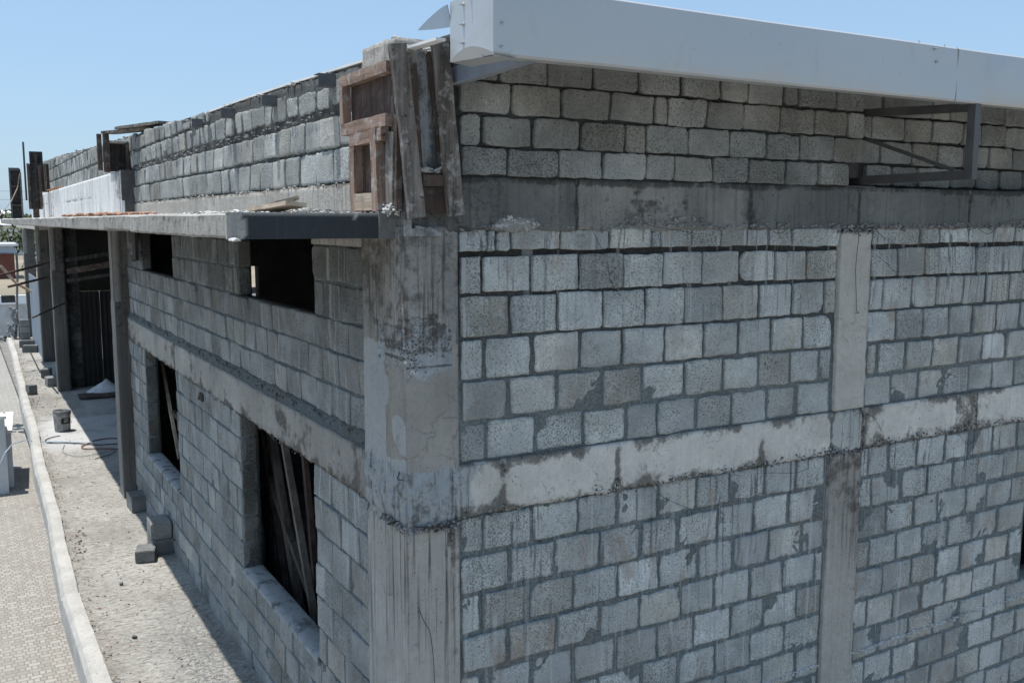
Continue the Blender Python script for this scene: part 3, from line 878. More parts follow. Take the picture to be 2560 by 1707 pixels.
mb = MB()
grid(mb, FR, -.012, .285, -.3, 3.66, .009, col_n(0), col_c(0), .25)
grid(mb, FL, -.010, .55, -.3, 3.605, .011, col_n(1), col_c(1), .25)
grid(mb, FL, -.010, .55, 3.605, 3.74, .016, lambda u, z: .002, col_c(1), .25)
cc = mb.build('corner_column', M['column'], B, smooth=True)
mb = MB()
for k in range(170):
    left = random.random() < .5
    u = random.uniform(0, .30 if not left else .3)
    mb.rock((FL if left else FR)(u, .02 + random.uniform(-.004, .014), 2.12 + random.gauss(0, .012)), random.uniform(.004, .012), (1.2, .8, .8), mi=random.choice((0, 0, 1)))
for k in range(620):
    left = random.random() < .45
    u = abs(random.gauss(.0, .075 if not left else .11)); zz = random.gauss(3.03, .048) + .25 * (u - .05) * (1 if not left else .4)
    if u > .26: continue
    mb.rock((FL if left else FR)(u, .004 + random.uniform(-.004, .004), zz), random.uniform(.0045, .0095), (1, .8, .9), mi=random.choice((0, 1, 2, 2, 1)))  # the near-black stones stand in for shaded gaps
tag(mb.build('loose_aggregate', [M['crumb'], M['inner'], M['column']], cc), kind='stuff')

# ---- the column further along the right wall
def c2_n(u, z):
    return .014 + .004 * nz(u, z, 5, 4) + .004 * nz(0 if abs(u - 3.09) < .05 else 2, z, 6, 16)
def c2_c(u, z):
    if z > 2.42:
        return (max(0, -.1 + .12 * fbm(u, z, 1, 3) + (.5 if z > 3.60 + .03 * nz(u, 0, 0, 14) else 0) + (.25 if z < 2.46 else 0)), .06, .62, .0)
    k = max(0, min(1, (z - 1.2) / .5))
    return (max(0, .0 + .42 * k + .25 * fbm(u, z, 1, 3)), .15 + .6 * k, .42 - .3 * k, .05)
mb = MB()
wp = lambda u, z, a, b: (u + (.010 * nz(a, z, 8, 12) if a in (0.0, 1.0) else 0) + .0, z)
grid(mb, FR, 3.09, 3.385, 2.43, 3.62, .02, c2_n, c2_c, .2, warp=wp)
grid(mb, FR, 3.07, 3.385, -.3, 2.13, .02, c2_n, c2_c, .2, warp=wp)
c2 = mb.build('column', M['concrete'], B, smooth=True)
mb = MB()
for k in range(120):
    mb.rock(FR(random.uniform(3.06, 3.42), .018, 2.13 + random.gauss(0, .01) if k % 2 else 3.625 + random.gauss(0, .01)), random.uniform(.004, .010), (1.2, .8, .8))
tag(mb.build('loose_aggregate', M['crumb'], c2), kind='stuff')

# ---- wall below the walkway level on the right-hand side
mb = MB()
mb.box(.0, 6.4, .03, .25, -3.0, -.12)
mb.box(-.0, 6.4, -.05, .25, -.30, -.121)
mb.build('plinth_wall', M['inner'], B)

# ---- left-hand wall
WIN = [(1.487, 3.37), (5.97, 7.87)]
def left_wall():
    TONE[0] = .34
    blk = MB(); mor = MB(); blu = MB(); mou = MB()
    zs = [2.145, 1.925, 1.703, 1.482, 1.261, 1.04, .818, .60, .38, .16, -.06]
    for k in range(len(zs) - 1):
        z1, z0 = zs[k], zs[k + 1]
        j = spaced(.55, 9.0, .312, .5 if k % 2 else 1.0)
        segs = [j]
        if z1 > .83:
            s2 = []
            for (a, b) in WIN:
                last = segs.pop()
                segs += clip_out(last, a, b)
        for q in segs:
            course(blk, FL, q, z0, z1, 0.0, .95, .18 if z1 > 1.7 else .08, gap=.014, vgap=.017, jit=.0035, rad=.007)
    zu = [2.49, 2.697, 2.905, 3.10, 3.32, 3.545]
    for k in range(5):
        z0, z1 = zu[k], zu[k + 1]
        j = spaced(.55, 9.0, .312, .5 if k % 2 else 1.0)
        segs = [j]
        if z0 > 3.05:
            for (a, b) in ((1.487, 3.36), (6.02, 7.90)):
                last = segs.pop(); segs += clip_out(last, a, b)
        TONE[0] = (.33, .29, .23, .18, .16)[k]  # courses darken upward, shade under the canopy put into their tone
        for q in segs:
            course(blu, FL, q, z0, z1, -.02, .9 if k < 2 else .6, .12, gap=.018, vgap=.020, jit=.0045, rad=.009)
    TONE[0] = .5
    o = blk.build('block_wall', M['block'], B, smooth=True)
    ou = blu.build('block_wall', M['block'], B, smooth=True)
    nf = lambda u, z: (-.009 if z < 2.3 else -.031) + .003 * fbm(u, z, 2, 9) + .002 * nz(u, z, 7, 40)
    cf = lambda u, z: (0, .85 if z < 3.0 else .6, .5, .1)
    ed = [.53, WIN[0][0], WIN[0][1], WIN[1][0], WIN[1][1], 9.02]
    eu = [.53, 1.487, 3.36, 6.02, 7.90, 9.02]
    grid(mor, FL, .53, 9.02, -.1, .80, .05, nf, cf, .15)
    grid(mou, FL, .53, 9.02, 2.41, 3.085, .05, nf, cf, .15)
    for a, b in ((0, 1), (2, 3), (4, 5)):
        grid(mor, FL, ed[a], ed[b], .80, 2.15, .05, nf, cf, .15)
        grid(mou, FL, eu[a], eu[b], 3.085, 3.62, .05, nf, cf, .135)
    mor.build('mortar_bed', M['mortar'], o, smooth=True)
    mou.build('mortar_bed', M['mortar'], ou, smooth=True)
    # reveals of the openings, seen end-on as single blocks
    for (a, b), (z0, z1), pk in ((WIN[0], (.818, 2.145), .2215), (WIN[1], (.818, 2.145), .2215), ((1.487, 3.36), (3.10, 3.60), .22), ((6.02, 7.90), (3.10, 3.60), .22)):
        rev = MB(); TONE[0] = .17  # reveals toned darker than the wall face, their shade put into colour
        fr = Fr((0, b, 0), (1, 0, 0), (0, -1, 0))
        z = z0
        off = -.012 if z0 < 2 else .012
        while z < z1 - .03:
            course(rev, fr, [off + .012, off + (.150 if z0 < 2 else .122)], z, min(z1, z + pk), 0.006, .5, 0, gap=.012, vgap=.016, jit=.002, rad=.006)
            z += pk
        rev.build('window_reveal', M['block'], o if z0 < 2 else ou, smooth=True)
    TONE[0] = .5
    for (a, b) in WIN:
        sl = MB()
        g_n = lambda u, z: 0
        P = []
        n_u = 60
        for i in range(n_u + 1):
            y = a + (b - a) * i / n_u
            P.append([sl.vert((x + .002 * nz(x, y, 0, 8), y, .822 + dz + .0015 * fbm(x, y, 3, 9) + .0015 * nz(x, y, 1, 28)), (max(0, .3 + .4 * nz(x, y, 2, 7)), 0, .45, .6)) for x, dz in ((-.018, -.03), (-.012, 0), (.04, .012), (.08, .010), (.12, .012), (.155, .0))])
        for i in range(n_u):
            for k in range(5):
                sl.face((P[i][k], P[i][k + 1], P[i + 1][k + 1], P[i + 1][k]))
        sl.build('window_sill', M['column'], o, smooth=True)
    return o
lw = left_wall()

# ring beam, left side
def lb_n(u, z):
    n = .012 + .006 * nz(u, z, 0, 5) + .004 * nz(u, z, 5, 18)
    n -= .007 * math.exp(-((u - 5.95) / .012) ** 2)
    return n
def lb_c(u, z):
    t = .22 + .4 * fbm(u, z, 2, 1.6) + (.12 if u > 4 else 0)
    dk = .2 + .3 * fbm(u, z, 5, 2.6) + .45 * max(0, 1 - (z - 2.145) / .06) * (.5 + nz(u, 0, 2, 4))
    dk += .7 * math.exp(-((u - 5.95) / .02) ** 2)
    dk += .5 * max(0, fbm(u, z, 21, 5.0) - .1)
    return (max(0, dk), .14, max(0, min(1, t)), .12)
mb = MB()
grid(mb, FL, .55, 9.0, 2.145, 2.424, .03, lb_n, lb_c, .2, warp=lambda u, z, a, b: (u, z + (.012 * nz(u, 0, 1, 6) if b < .001 else (.008 * nz(u, 0, 3, 5) if b > .999 else 0))))
lb = mb.build('ring_beam', M['concrete'], B, smooth=True)
mb = MB()                                                     # fillet of mortar lying on the beam
nq = 210
Q = []
for i in range(nq + 1):
    y = .55 + 8.45 * i / nq
    h = .075 + .018 * nz(0, y, 0, 2.2) + .014 * nz(0, y, 4, 7); 
    Q.append([mb.vert((x + .006 * nz(x, y, 1, 11), y, zz + .006 * nz(x, y, 3, 15)), (0, .8, .5, 0)) for x, zz in ((-.010, 2.415), (-.004, 2.428), (.004, 2.436 + h * .2), (.011, 2.43 + h * .6), (.018, 2.43 + h), (.032, 2.43 + h))])
for i in range(nq):
    for k in range(5):
        mb.face((Q[i][k], Q[i][k + 1], Q[i + 1][k + 1], Q[i + 1][k]))
for k in range(260):
    y = random.uniform(.6, 8.9)
    mb.rock((.004 + random.uniform(-.006, .01), y, 2.44 + random.random() * .05), random.uniform(.005, .012), c=(0, .8, .5, 0))
mb.build('mortar_fillet', M['mortar'], lb, smooth=True)
mb = MB()
for k in range(240):
    y = random.uniform(.7, 8.8) if k > 60 else random.gauss(4.3, .5)
    mb.rock((-.012 + random.uniform(0, .01), y, 2.14 + random.gauss(0, .010)), random.uniform(.004, .011), (.8, 1.3, .7), mi=random.choice((0, 1)))
mb.rock((-.02, 4.68, 2.06), .042, (.7, .9, 1.0), mi=1, sub=2)
tag(mb.build('spilled_concrete', [M['crumb'], M['inner']], lb), kind='stuff')

# soffit wall strip just under the canopy, rust-stained
for a, b in ((.53, 1.487), (3.36, 6.02), (7.90, 9.0)):
    mb = MB()
    grid(mb, FL, a, b, 3.545, 3.62, .04, lambda u, z: -.016 + .004 * nz(u, z, 1, 6), lambda u, z: (.2 + .2 * nz(u, z, 2, 5), .5, .2, 0), .1)
    mb.build('bond_course', M['concrete'], B, smooth=True)

# ---- canopy slab over the walkway
def can():
    mb = MB()
    Y0, Y1, X0 = .10, 24.0, -.835
    n = 620
    rows_ = []
    for i in range(n + 1):
        y = Y0 + (Y1 - Y0) * (i / n) ** 1.35
        xo = X0 + .012 * nz(0, y, 0, 2.1) + .006 * nz(0, y, 1, 9)
        zb = 3.605 + .006 * nz(0, y, 3, 1.2); zt = 3.728 + .008 * nz(0, y, 5, 1.5)
        if 2.9 < y < 4.2: zb += .012
        ring = [(.30, zt), (-.1, zt + .004 * nz(0, y, 8, 4)), (-.4, zt + .004 * nz(1, y, 8, 4)), (-.7, zt + .004 * nz(2, y, 8, 4)), (xo + .02, zt - .002), (xo, zt - .012), (xo + .010 * nz(0, y, 2, 12), (zt + zb) / 2 + .02), (xo - .002 + .008 * nz(0, y, 6, 10), zb + .012 + .008 * nz(0, y, 9, 9)), (xo + .015, zb + .006 * nz(0, y, 11, 8)), (-.4, zb), (.30, zb)]
        r = []
        for k, (x, z_) in enumerate(ring):
            t = .65 + .3 * fbm(x, y, z_, 1.5)
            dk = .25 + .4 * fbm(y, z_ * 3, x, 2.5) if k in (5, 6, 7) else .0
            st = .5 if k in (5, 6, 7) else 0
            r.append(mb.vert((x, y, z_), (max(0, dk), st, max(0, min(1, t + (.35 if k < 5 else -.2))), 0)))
        rows_.append(r)
    for i in range(n):
        for k in range(len(rows_[0]) - 1):
            mb.face((rows_[i][k], rows_[i + 1][k], rows_[i + 1][k + 1], rows_[i][k + 1]))
    # the end face: blue-black, paler along its outer and top edges
    fr = Fr((0, Y0, 0), (1, 0, 0), (0, -1, 0))
    def ec(u, z):
        edge = u < -.76 + .03 * nz(u, z, 1, 20)
        top = z > 3.712 + .02 * nz(u, z, 3, 9)
        if edge: return (.12, .2, .7, 0)
        if top: return (0, 0, 1.0, 0)
        return (.06 + .1 * nz(u, z, 4, 5), .1, .1, .96)
    grid(mb, fr, -.84, -.10, 3.603, 3.727, .02, lambda u, z: .006 + .004 * nz(u, z, 2, 9), ec, .02)
    grid(mb, fr, -.10, .012, 3.600, 3.735, .02, lambda u, z: .014 + .012 * nz(u, z, 2, 12), lambda u, z: (.15 + .3 * nz(u, z, 4, 9), .2, .5, .5), .03)
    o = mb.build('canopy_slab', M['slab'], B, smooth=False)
    ms = MB()
    for k in range(260):
        y = .12 + 14 * random.random() ** 2
        ms.rock((random.uniform(-.84, -.02), y, 3.729), random.uniform(.004, .011), (1.4, 1, .4))
    for k in range(70):
        ms.rock((random.gauss(-.03, .03), random.gauss(.06, .015), 3.745 + random.gauss(0, .012)), random.uniform(.005, .012), (1.3, 1, .7))
    ms.rock((-.81, .09, 3.602), .03, (1.5, .8, .35))
    tag(ms.build('dried_mortar', M['crumb_white'], o), kind='stuff')
    return o
can()
# white drips on the column head under the canopy's end
mb = MB()
for k in range(11):
    u = -.012 + .018 * k
    mb.box(u, u + .0175, -.030 - .004 * random.random(), -.012, 3.615 - .003 * random.random(), 3.655 + random.uniform(-.012, .012) + (.05 if k < 2 else 0))
mb.build('limewash_patch', M['crumb'], B)

# ---- parapet above the canopy
def ptop(y):
    pts = [(.0, 4.50), (.8, 4.525), (2.0, 4.557), (3.0, 4.578), (4.7, 4.60), (8.9, 4.735), (11.3, 4.80), (18.6, 5.02), (22, 5.1)]
    for (a, za), (b, zb) in zip(pts[:-1], pts[1:]):
        if y <= b: return za + (zb - za) * (y - a) / (b - a)
    return 5.1
def parapet():
    mb = MB()
    def bn(u, z): return .014 + .005 * nz(u, z, 3, 5)
    def bc(u, z): return (max(0, .12 + .25 * fbm(u, z, 4, 2.2) + (.5 if z > 3.885 else 0)), .35, .35 + .3 * nz(u, z, 1, 1.5), .05)
    grid(mb, FL, .55, 8.0, 3.72, 3.895, .03, bn, bc, .2, warp=lambda u, z, a, b: (u, z + (.010 * nz(u, 0, 1, 7) if b > .99 else 0)))
    pb = mb.build('parapet_beam', M['concrete'], B, smooth=True)
    blk = MB(); mor = MB()
    TONE[0] = .40
    course(blk, FL, spaced(.62, 8.0, .30, .35), 3.900, 4.098, 0, .35, .05, gap=.018, vgap=.016, jit=.003, rad=.007)
    course(blk, FL, spaced(.60, 8.0, .30, 1.0), 4.098, 4.292, 0, .5, .05, gap=.024, vgap=.026, jit=.004, rad=.010)
    course(blk, FL, [.78] + [x + random.uniform(-.02, .02) for x in (1.02, 1.3, 1.62, 1.9, 2.2, 2.35, 2.66, 2.96, 3.2, 3.5, 3.8, 4.1, 4.42, 4.7, 5.0, 5.3, 5.62, 5.9, 6.2, 6.5, 6.8, 7.1, 7.4, 7.7, 8.0)], 4.330, 4.510, 0, .3, 0, gap=.05, vgap=.028, jit=.006, rad=.014, zf=lambda y: ptop(y) - .015 - random.choice((0, 0, .03, .07)))
    course(blk, FL, spaced(4.0, 9.0, .30, .6), 4.515, 4.72, 0.004, .3, 0, gap=.045, vgap=.02, jit=.006, zf=lambda y: ptop(y) + random.choice((-.03, .01, .02)))
    course(blk, FL, spaced(8.0, 21, .30, 1.0), 4.31, 4.53, -.0, .3, 0, gap=.03, vgap=.022)
    course(blk, FL, spaced(9.0, 21, .30, .5), 4.545, 4.80, -.0, .3, 0, gap=.03, vgap=.02, zf=lambda y: ptop(y) - .02)
    course(blk, FL, spaced(13, 21, .30, .5), 4.80, 5.05, -.0, .3, 0, gap=.03, vgap=.02, zf=lambda y: ptop(y) - .02)
    TONE[0] = .5
    o = blk.build('parapet_wall', M['block'], B, smooth=True)
    nf = lambda u, z: (-.014 if z < 4.29 else -.006) + .006 * fbm(u, z, 6, 8) + .004 * nz(u, z, 2, 30)
    cf = lambda u, z: (0, .15 if 4.26 < z < 4.36 else .5 + .4 * nz(u, z, 2, 2) - (.3 if z > 4.5 else 0), .5, 0)
    n = 260
    g = []
    for i in range(n + 1):
        y = .45 + 20.5 * (i / n) ** 1.2
        zt = ptop(y) + .012 * nz(0, y, 0, 5) + .010 * nz(0, y, 2, 14) - .01 - (.02 * abs(nz(0, y, 4, 3)) if y > 3.5 else 0)
        col = []
        for k in range(20):
            z_ = 3.89 + (zt - 3.89) * k / 19
            col.append(mor.vert(FL(y, nf(y, z_), z_), cf(y, z_)))
        col.append(mor.vert(FL(y, -.19, zt), cf(y, zt)))
        col.append(mor.vert(FL(y, -.19, 3.89), cf(y, 3.9)))
        g.append(col)
    for i in range(n):
        for k in range(21):
            mor.face((g[i][k], g[i][k + 1], g[i + 1][k + 1], g[i + 1][k]))
    mor.face(g[0]); mor.face(g[-1][::-1])
    mo = mor.build('mortar_bed', M['mortar'], o, smooth=True)
    cr = MB()
    for k in range(620):
        y = 1.0 + 17 * random.random() ** 1.4
        cr.rock((random.uniform(0, .16), y, ptop(y) - .005 + random.gauss(0, .006)), random.uniform(.007, .022), (1, 1.2, .7), mi=random.choice((0, 0, 1)))
    for k in range(160):
        y = random.uniform(.8, 8)
        cr.rock((-.010, y, 4.306 + random.gauss(0, .010)), random.uniform(.005, .010), (.6, 1.8, .7), mi=0)
    for k in range(60):
        y = random.uniform(.7, 8)
        cr.rock((-.012, y, 3.898 + random.gauss(0, .004)), random.uniform(.004, .010), (.8, 1.5, .6), mi=1)
    tag(cr.build('mortar_crest', [M['crumb'], M['crumb_white']], o), kind='stuff')
    # limewashed upstand further along, standing out in front
    wm = MB()
    def wn_(u, z): return .15 + .004 * nz(u, z, 2, 3) - .006 * math.exp(-((z - 4.0 - .004 * (u - 8)) / .006) ** 2)
    def wc(u, z): return (max(0, .06 + .4 * fbm(u * 1.5, z * .4, 3, 1.1) + (.5 if abs(z - 4.0 - .004 * (u - 8)) < .008 else 0) + (.35 if u < 8.5 and z > 3.95 else 0)), .95, .6 + .6 * nz(u, z * .3, 5, 1.6), 0)
    grid(wm, FL, 8.0, 21.0, 3.725, 4.285, .08, wn_, wc, .12, stz=.03)
    fr = Fr((0, 8.0, 0), (1, 0, 0), (0, -1, 0))
    wo = wm.build('limewashed_upstand', M['white_concrete'], B, smooth=True)
    en = MB()
    en.box(-.153, -.001, 7.985, 8.0, 3.93, 4.29); en.box(-.12, -.001, 7.985, 8.0, 3.725, 3.93)
    en.build('shaded_end_face', M['dark_steel'], wo)  # dark sheet over the upstand's end, standing in for its shaded face
parapet()

# ---- porch columns and the deep recess between them
def pcol(x0, x1, y0, y1, z1=3.61):
    mb = MB()
    fr1 = Fr((0, y0, 0), (1, 0, 0), (0, -1, 0)); fr2 = Fr((x0, 0, 0), (0, 1, 0), (-1, 0, 0))
    def cc_(u, z):  # near face dark, more so higher up: its shade painted in
        return (max(0, .12 + .2 * fbm(u, z, y0, 2) + (.2 if z > 2.3 else 0)), .5, .12 + .25 * nz(u, z, y0, 1.4), .1)
    def c2_(u, z):  # outer face paler, the light it catches painted in
        return (max(0, .12 + .2 * fbm(u, z, y0, 2)), .4, .95 + .25 * nz(u, z, y0, 1.4), .1)
    def nn_(u, z): return .004 * nz(u, z, y0, 5) + (.006 * nz(u, z, 2, 14) if 2.0 < z < 2.6 else 0) - (.008 if z > 2.62 else 0) + .006
    grid(mb, fr1, x0, x1, -.05, z1, .05, nn_, cc_, .1)
    grid(mb, fr2, y0, y1, -.05, z1, .05, nn_, c2_, .1)
    mb.box(x0 + .02, x1, y0 + .02, y1, -.05, z1 - .002, (.3, .5, .1, .1))
    return mb.build('porch_column', M['porch'], B, smooth=True)
pcol(-.158, .16, 9.0, 9.34)
pcol(-.158, .10, 18.3, 18.62)
pcol(-.09, .22, 23.3, 23.6)
pcol(-.02, .30, 30.0, 30.35, 3.45)
mb = MB()
mb.box(.0, .26, 23.0, 34, 3.45, 3.72); mb.build('far_beam', M['concrete'], B)
# inner walls, floor, added sun cover, porch ceiling
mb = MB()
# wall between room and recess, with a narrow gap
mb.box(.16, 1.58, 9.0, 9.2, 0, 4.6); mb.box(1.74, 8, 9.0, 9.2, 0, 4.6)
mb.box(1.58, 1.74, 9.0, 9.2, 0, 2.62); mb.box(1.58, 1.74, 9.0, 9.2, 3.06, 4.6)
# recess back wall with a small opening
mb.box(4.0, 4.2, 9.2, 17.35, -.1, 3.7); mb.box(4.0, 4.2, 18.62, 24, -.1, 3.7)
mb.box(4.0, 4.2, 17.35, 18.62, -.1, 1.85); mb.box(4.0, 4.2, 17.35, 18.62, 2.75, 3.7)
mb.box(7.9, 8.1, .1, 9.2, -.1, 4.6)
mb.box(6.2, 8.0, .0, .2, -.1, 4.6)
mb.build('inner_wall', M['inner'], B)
mb = MB(); mb.box(.05, 8, .2, 9.0, -.2, -.02); mb.box(3.2, 4.0, 9.2, 18.6, -.2, -.01)
mb.build('inner_floor', M['inner'], B)
mb = MB(); mb.box(.20, 8.1, .21, 9.1, 4.25, 4.30); mb.build('hidden_sun_cover', M['inner'], B)  # unseen cover added to keep stray sun out of the room
mb = MB(); mb.box(.21, 4.1, 9.2, 24, 3.62, 3.70)
mb.build('porch_ceiling', M['inner'], B)
mb = MB()                                                     # wall at the end of the recess, with the sheet doors; recess shade put into both colours
fr = Fr((0, 18.62, 0), (1, 0, 0), (0, -1, 0))
blk = MB()
z = 0
k = 0
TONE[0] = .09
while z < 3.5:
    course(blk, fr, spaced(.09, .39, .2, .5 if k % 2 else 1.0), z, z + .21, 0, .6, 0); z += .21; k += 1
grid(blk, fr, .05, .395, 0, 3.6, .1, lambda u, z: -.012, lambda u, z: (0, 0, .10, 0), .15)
grid(blk, fr, .395, 4.0, 2.14, 3.6, .2, lambda u, z: -.012, lambda u, z: (0, 0, .035, 0), .15)  # nearly black above the doors, recess shade put into the tone
TONE[0] = .5
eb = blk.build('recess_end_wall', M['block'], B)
for a, b in ((.40, .80), (.81, 1.21), (1.22, 3.9)):
    mb = MB()
    n = max(4, int((b - a) / .2))
    mb.box(a, b, 18.66, 18.69, 0.0, 2.135)
    for i in range(n + 1):
        x = a + (b - a) * i / n
        mb.box(max(a, x - .02), min(b, x + .02), 18.625, 18.66, 0.0, 2.13)
    d = mb.build('door', M['shaded_metal'], eb)
# metal purlin ends poking through the parapet
for (ya, zc) in ((.98, 4.475), (2.12, 4.482), (3.24, 4.505), (4.27, 4.520)):
    mb = MB()
    x0 = -.10
    mb.box(x0, .3, ya - .045, ya - .040, zc - .034, zc + .034)
    mb.box(x0, .3, ya - .040, ya + .03, zc + .029, zc + .034)
    mb.box(x0, .3, ya - .040, ya + .03, zc - .034, zc - .029)
    mb.build('purlin', M['purlin'], B)

# ---- roof sheet, fascia and its brackets
mb = MB()
def rz(y): return 4.562 + .0235 * y
nx = 170
Y_ = [-.78, 0, 5, 10, 21]
P = []
for y in Y_:
    r = []
    for i in range(nx + 1):
        x = .21 + 8.0 * i / nx
        r.append(mb.vert((x, y, rz(y) + (.0 if (i // 2) % 3 else .022))))
    P.append(r)
for j in range(len(Y_) - 1):
    for i in range(nx):
        mb.face((P[j][i], P[j][i + 1], P[j + 1][i + 1], P[j + 1][i]))
rs_ = mb.build('roof_sheet', M['zinc_roof'], B)
mb = MB()
for k in range(24):
    ya, yb = -.36 + .19 * k, -.36 + .19 * (k + 1)
    mb.bar((.03, ya, ptop(ya) + .010), (.03, yb, ptop(yb) + .010), .013, .05, side=(0, 0, 1))
mb.build('roof_edge', M['white_cap'], rs_)

fg = MB()
# front sheet with a bottom flange, then a second sheet lapped over its end
def sheet(x0, x1, off, wob, mbx):
    n = max(2, int((x1 - x0) / .06))
    prof = [(-.702, 4.385), (-.705, 4.372), (-.792, 4.368), (-.803, 4.378)] + [(-.804, 4.378 + (4.652 - 4.378) * k / 8) for k in range(1, 9)] + [(-.79, 4.662), (-.76, 4.663)]
    g_ = []
    for i in range(n + 1):
        x = x0 + (x1 - x0) * i / n
        r = []
        for (y, z) in prof:
            k = max(0, min(1, (z - 4.37) / .28))
            b = wob * math.sin(k * math.pi) * (nz(x, z, 2, 2.2) + .6 * nz(x, z, 5, 4))
            tz = .004 * (x - .05) / 3 if z > 4.6 else 0
            tz -= .014 * max(0, 1 - (x - .05) / .5) if z > 4.6 else 0
            r.append(mbx.vert((x, y - off - .003 * math.sin(k * math.pi) + b * .012, z + tz + .002 * nz(x, 0, 1, 1.5))))
        g_.append(r)
    for i in range(n):
        for k in range(len(prof) - 1):
            mbx.face((g_[i][k], g_[i][k + 1], g_[i + 1][k + 1], g_[i + 1][k]))
sheet(.058, 3.30, 0, .45, fg)
sheet(3.07, 6.4, .004, 1.3, fg)
# closing flashing round the left end
def endcap():
    n = 10
    prof = []
    for k in range(n + 1):
        t = k / n
        prof.append(-.806 + .40 * t)
    g_ = []
    for k, y in enumerate(prof):
        t = k / n
        bow = -.010 * math.sin(t * math.pi)
        zb = 4.372 + .022 * t
        r = [fg.vert((.054 + bow + .022 * math.sin(math.pi * t), y, zb - .001)), fg.vert((.054 + bow, y, zb + .055 * math.sin(math.pi * t) * .75 + .006))]
        for q in (.12, .2, .3, .5, .75, 1.0):
            r.append(fg.vert((.054 + bow * (1 - q * .5), y, zb + (4.652 - zb) * q + (0.045 * math.sin(math.pi * t) * .75 * (1 - q)))))
        g_.append(r)
    for k in range(n):
        for j in range(len(g_[0]) - 1):
            fg.face((g_[k][j + 1], g_[k][j], g_[k + 1][j], g_[k + 1][j + 1]))
endcap()
for k in range(10):
    t0, t1 = k / 10, (k + 1) / 10
    q0 = [(.054 - .010 * math.sin(t * math.pi) + .022 * math.sin(math.pi * t), -.806 + .40 * t, 4.371 + .022 * t) for t in (t0, t1)]
    q1 = [(.16, -.806 + .40 * t, 4.362 + .020 * t) for t in (t0, t1)]
    fg.face([fg.vert(p) for p in (q0[0], q0[1], q1[1], q1[0])])
fg.box(.050, .135, -.8085, -.805, 4.382, 4.63)               # the lap of the end flashing on the front
gut = fg.build('fascia_gutter', M['gutter'], B, smooth=False)
mb = MB()                                                     # curled offcut behind the end flashing
tip = [(.06, -.405, 4.545), (.06, -.05, 4.60)]
a0 = [mb.vert((.06 + .02 * math.sin(t * 3), -.41 + .37 * t, 4.548 + .045 * t)) for t in [k / 8 for k in range(9)]]
a1 = [mb.vert((.06 + .02 * math.sin(t * 3) - .022 * (1 - t), -.41 + .37 * t, 4.548 + .045 * t + .092 * (1 - t ** 2.2) + .0005)) for t in [k / 8 for k in range(9)]]
b0 = [mb.vert(Vector(mb.v[i]) + Vector((.002, 0, 0))) for i in a0]; b1 = [mb.vert(Vector(mb.v[i]) + Vector((.002, 0, 0))) for i in a1]
for k in range(8):
    mb.face((a0[k + 1], a0[k], a1[k], a1[k + 1])); mb.face((b0[k], b0[k + 1], b1[k + 1], b1[k])); mb.face((a1[k], b1[k], b1[k + 1], a1[k + 1]))
mb.build('flashing_offcut', M['blue_metal'], gut)
def screw(p, n):
    mb = MB()
    p = Vector(p); n = Vector(n).normalized()
    mb.tube([p - n * .002, p + n * .010], .0055, 8); mb.tube([p - n * .002, p + n * .003], .008, 10)
    mb.tube([p + n * .01, p + n * .022], .0028, 6)
    return mb.build('screw', M['screw'], gut)
for y, z_ in ((-.62, 4.645), (-.55, 4.615), (-.55, 4.532), (-.55, 4.455)):
    screw((.046, y, z_), (-1, 0, -.15))
for x, z_ in ((.092, 4.50), (.088, 4.405), (.092, 4.60), (2.88, 4.572), (2.86, 4.64)):
    screw((x, -.808, z_), (0, -1, 0))
for x in (2.74, 2.96):
    mb = MB(); mb.tube([(x, -.79, 4.655), (x, -.795, 4.675)], .004, 6); mb.build('screw', M['screw'], gut)
# bracket with five bars
br = MB(); br.bar((3.29, .10, 4.395), (3.29, -.775, 4.350), .05, .035, side=(0, 0, 1)); bt = br.build('gutter_bracket', M['dark_steel'], B)
for a, b, w, h, sd in (((3.29, -.775, 4.368), (3.29, -.775, 3.935), .05, .05, (0, 1, 0)), ((3.29, .10, 3.955), (3.29, -.80, 3.962), .055, .04, (0, 0, 1)),
                       ((3.29, .085, 4.37), (3.29, .085, 3.97), .04, .04, (1, 0, 0)), ((3.29, .08, 4.255), (3.29, -.66, 3.995), .022, .022, (0, 0, 1))):
    br = MB(); br.bar(a, b, w, h, side=sd); br.build('bracket_bar', M['dark_steel'], bt)
br = MB(); br.bar((.275, .02, 4.395), (.275, -.74, 4.408), .085, .045, side=(0, 0, 1)); br.build('gutter_bracket', M['steel'], B)
mb = MB(); mb.box(3.12, 3.40, -.012, .098, 3.9105, 3.918); mb.build('slot_shade', M['dark_steel'], B)  # dark sheet laid in for the shaded slot under the bracket

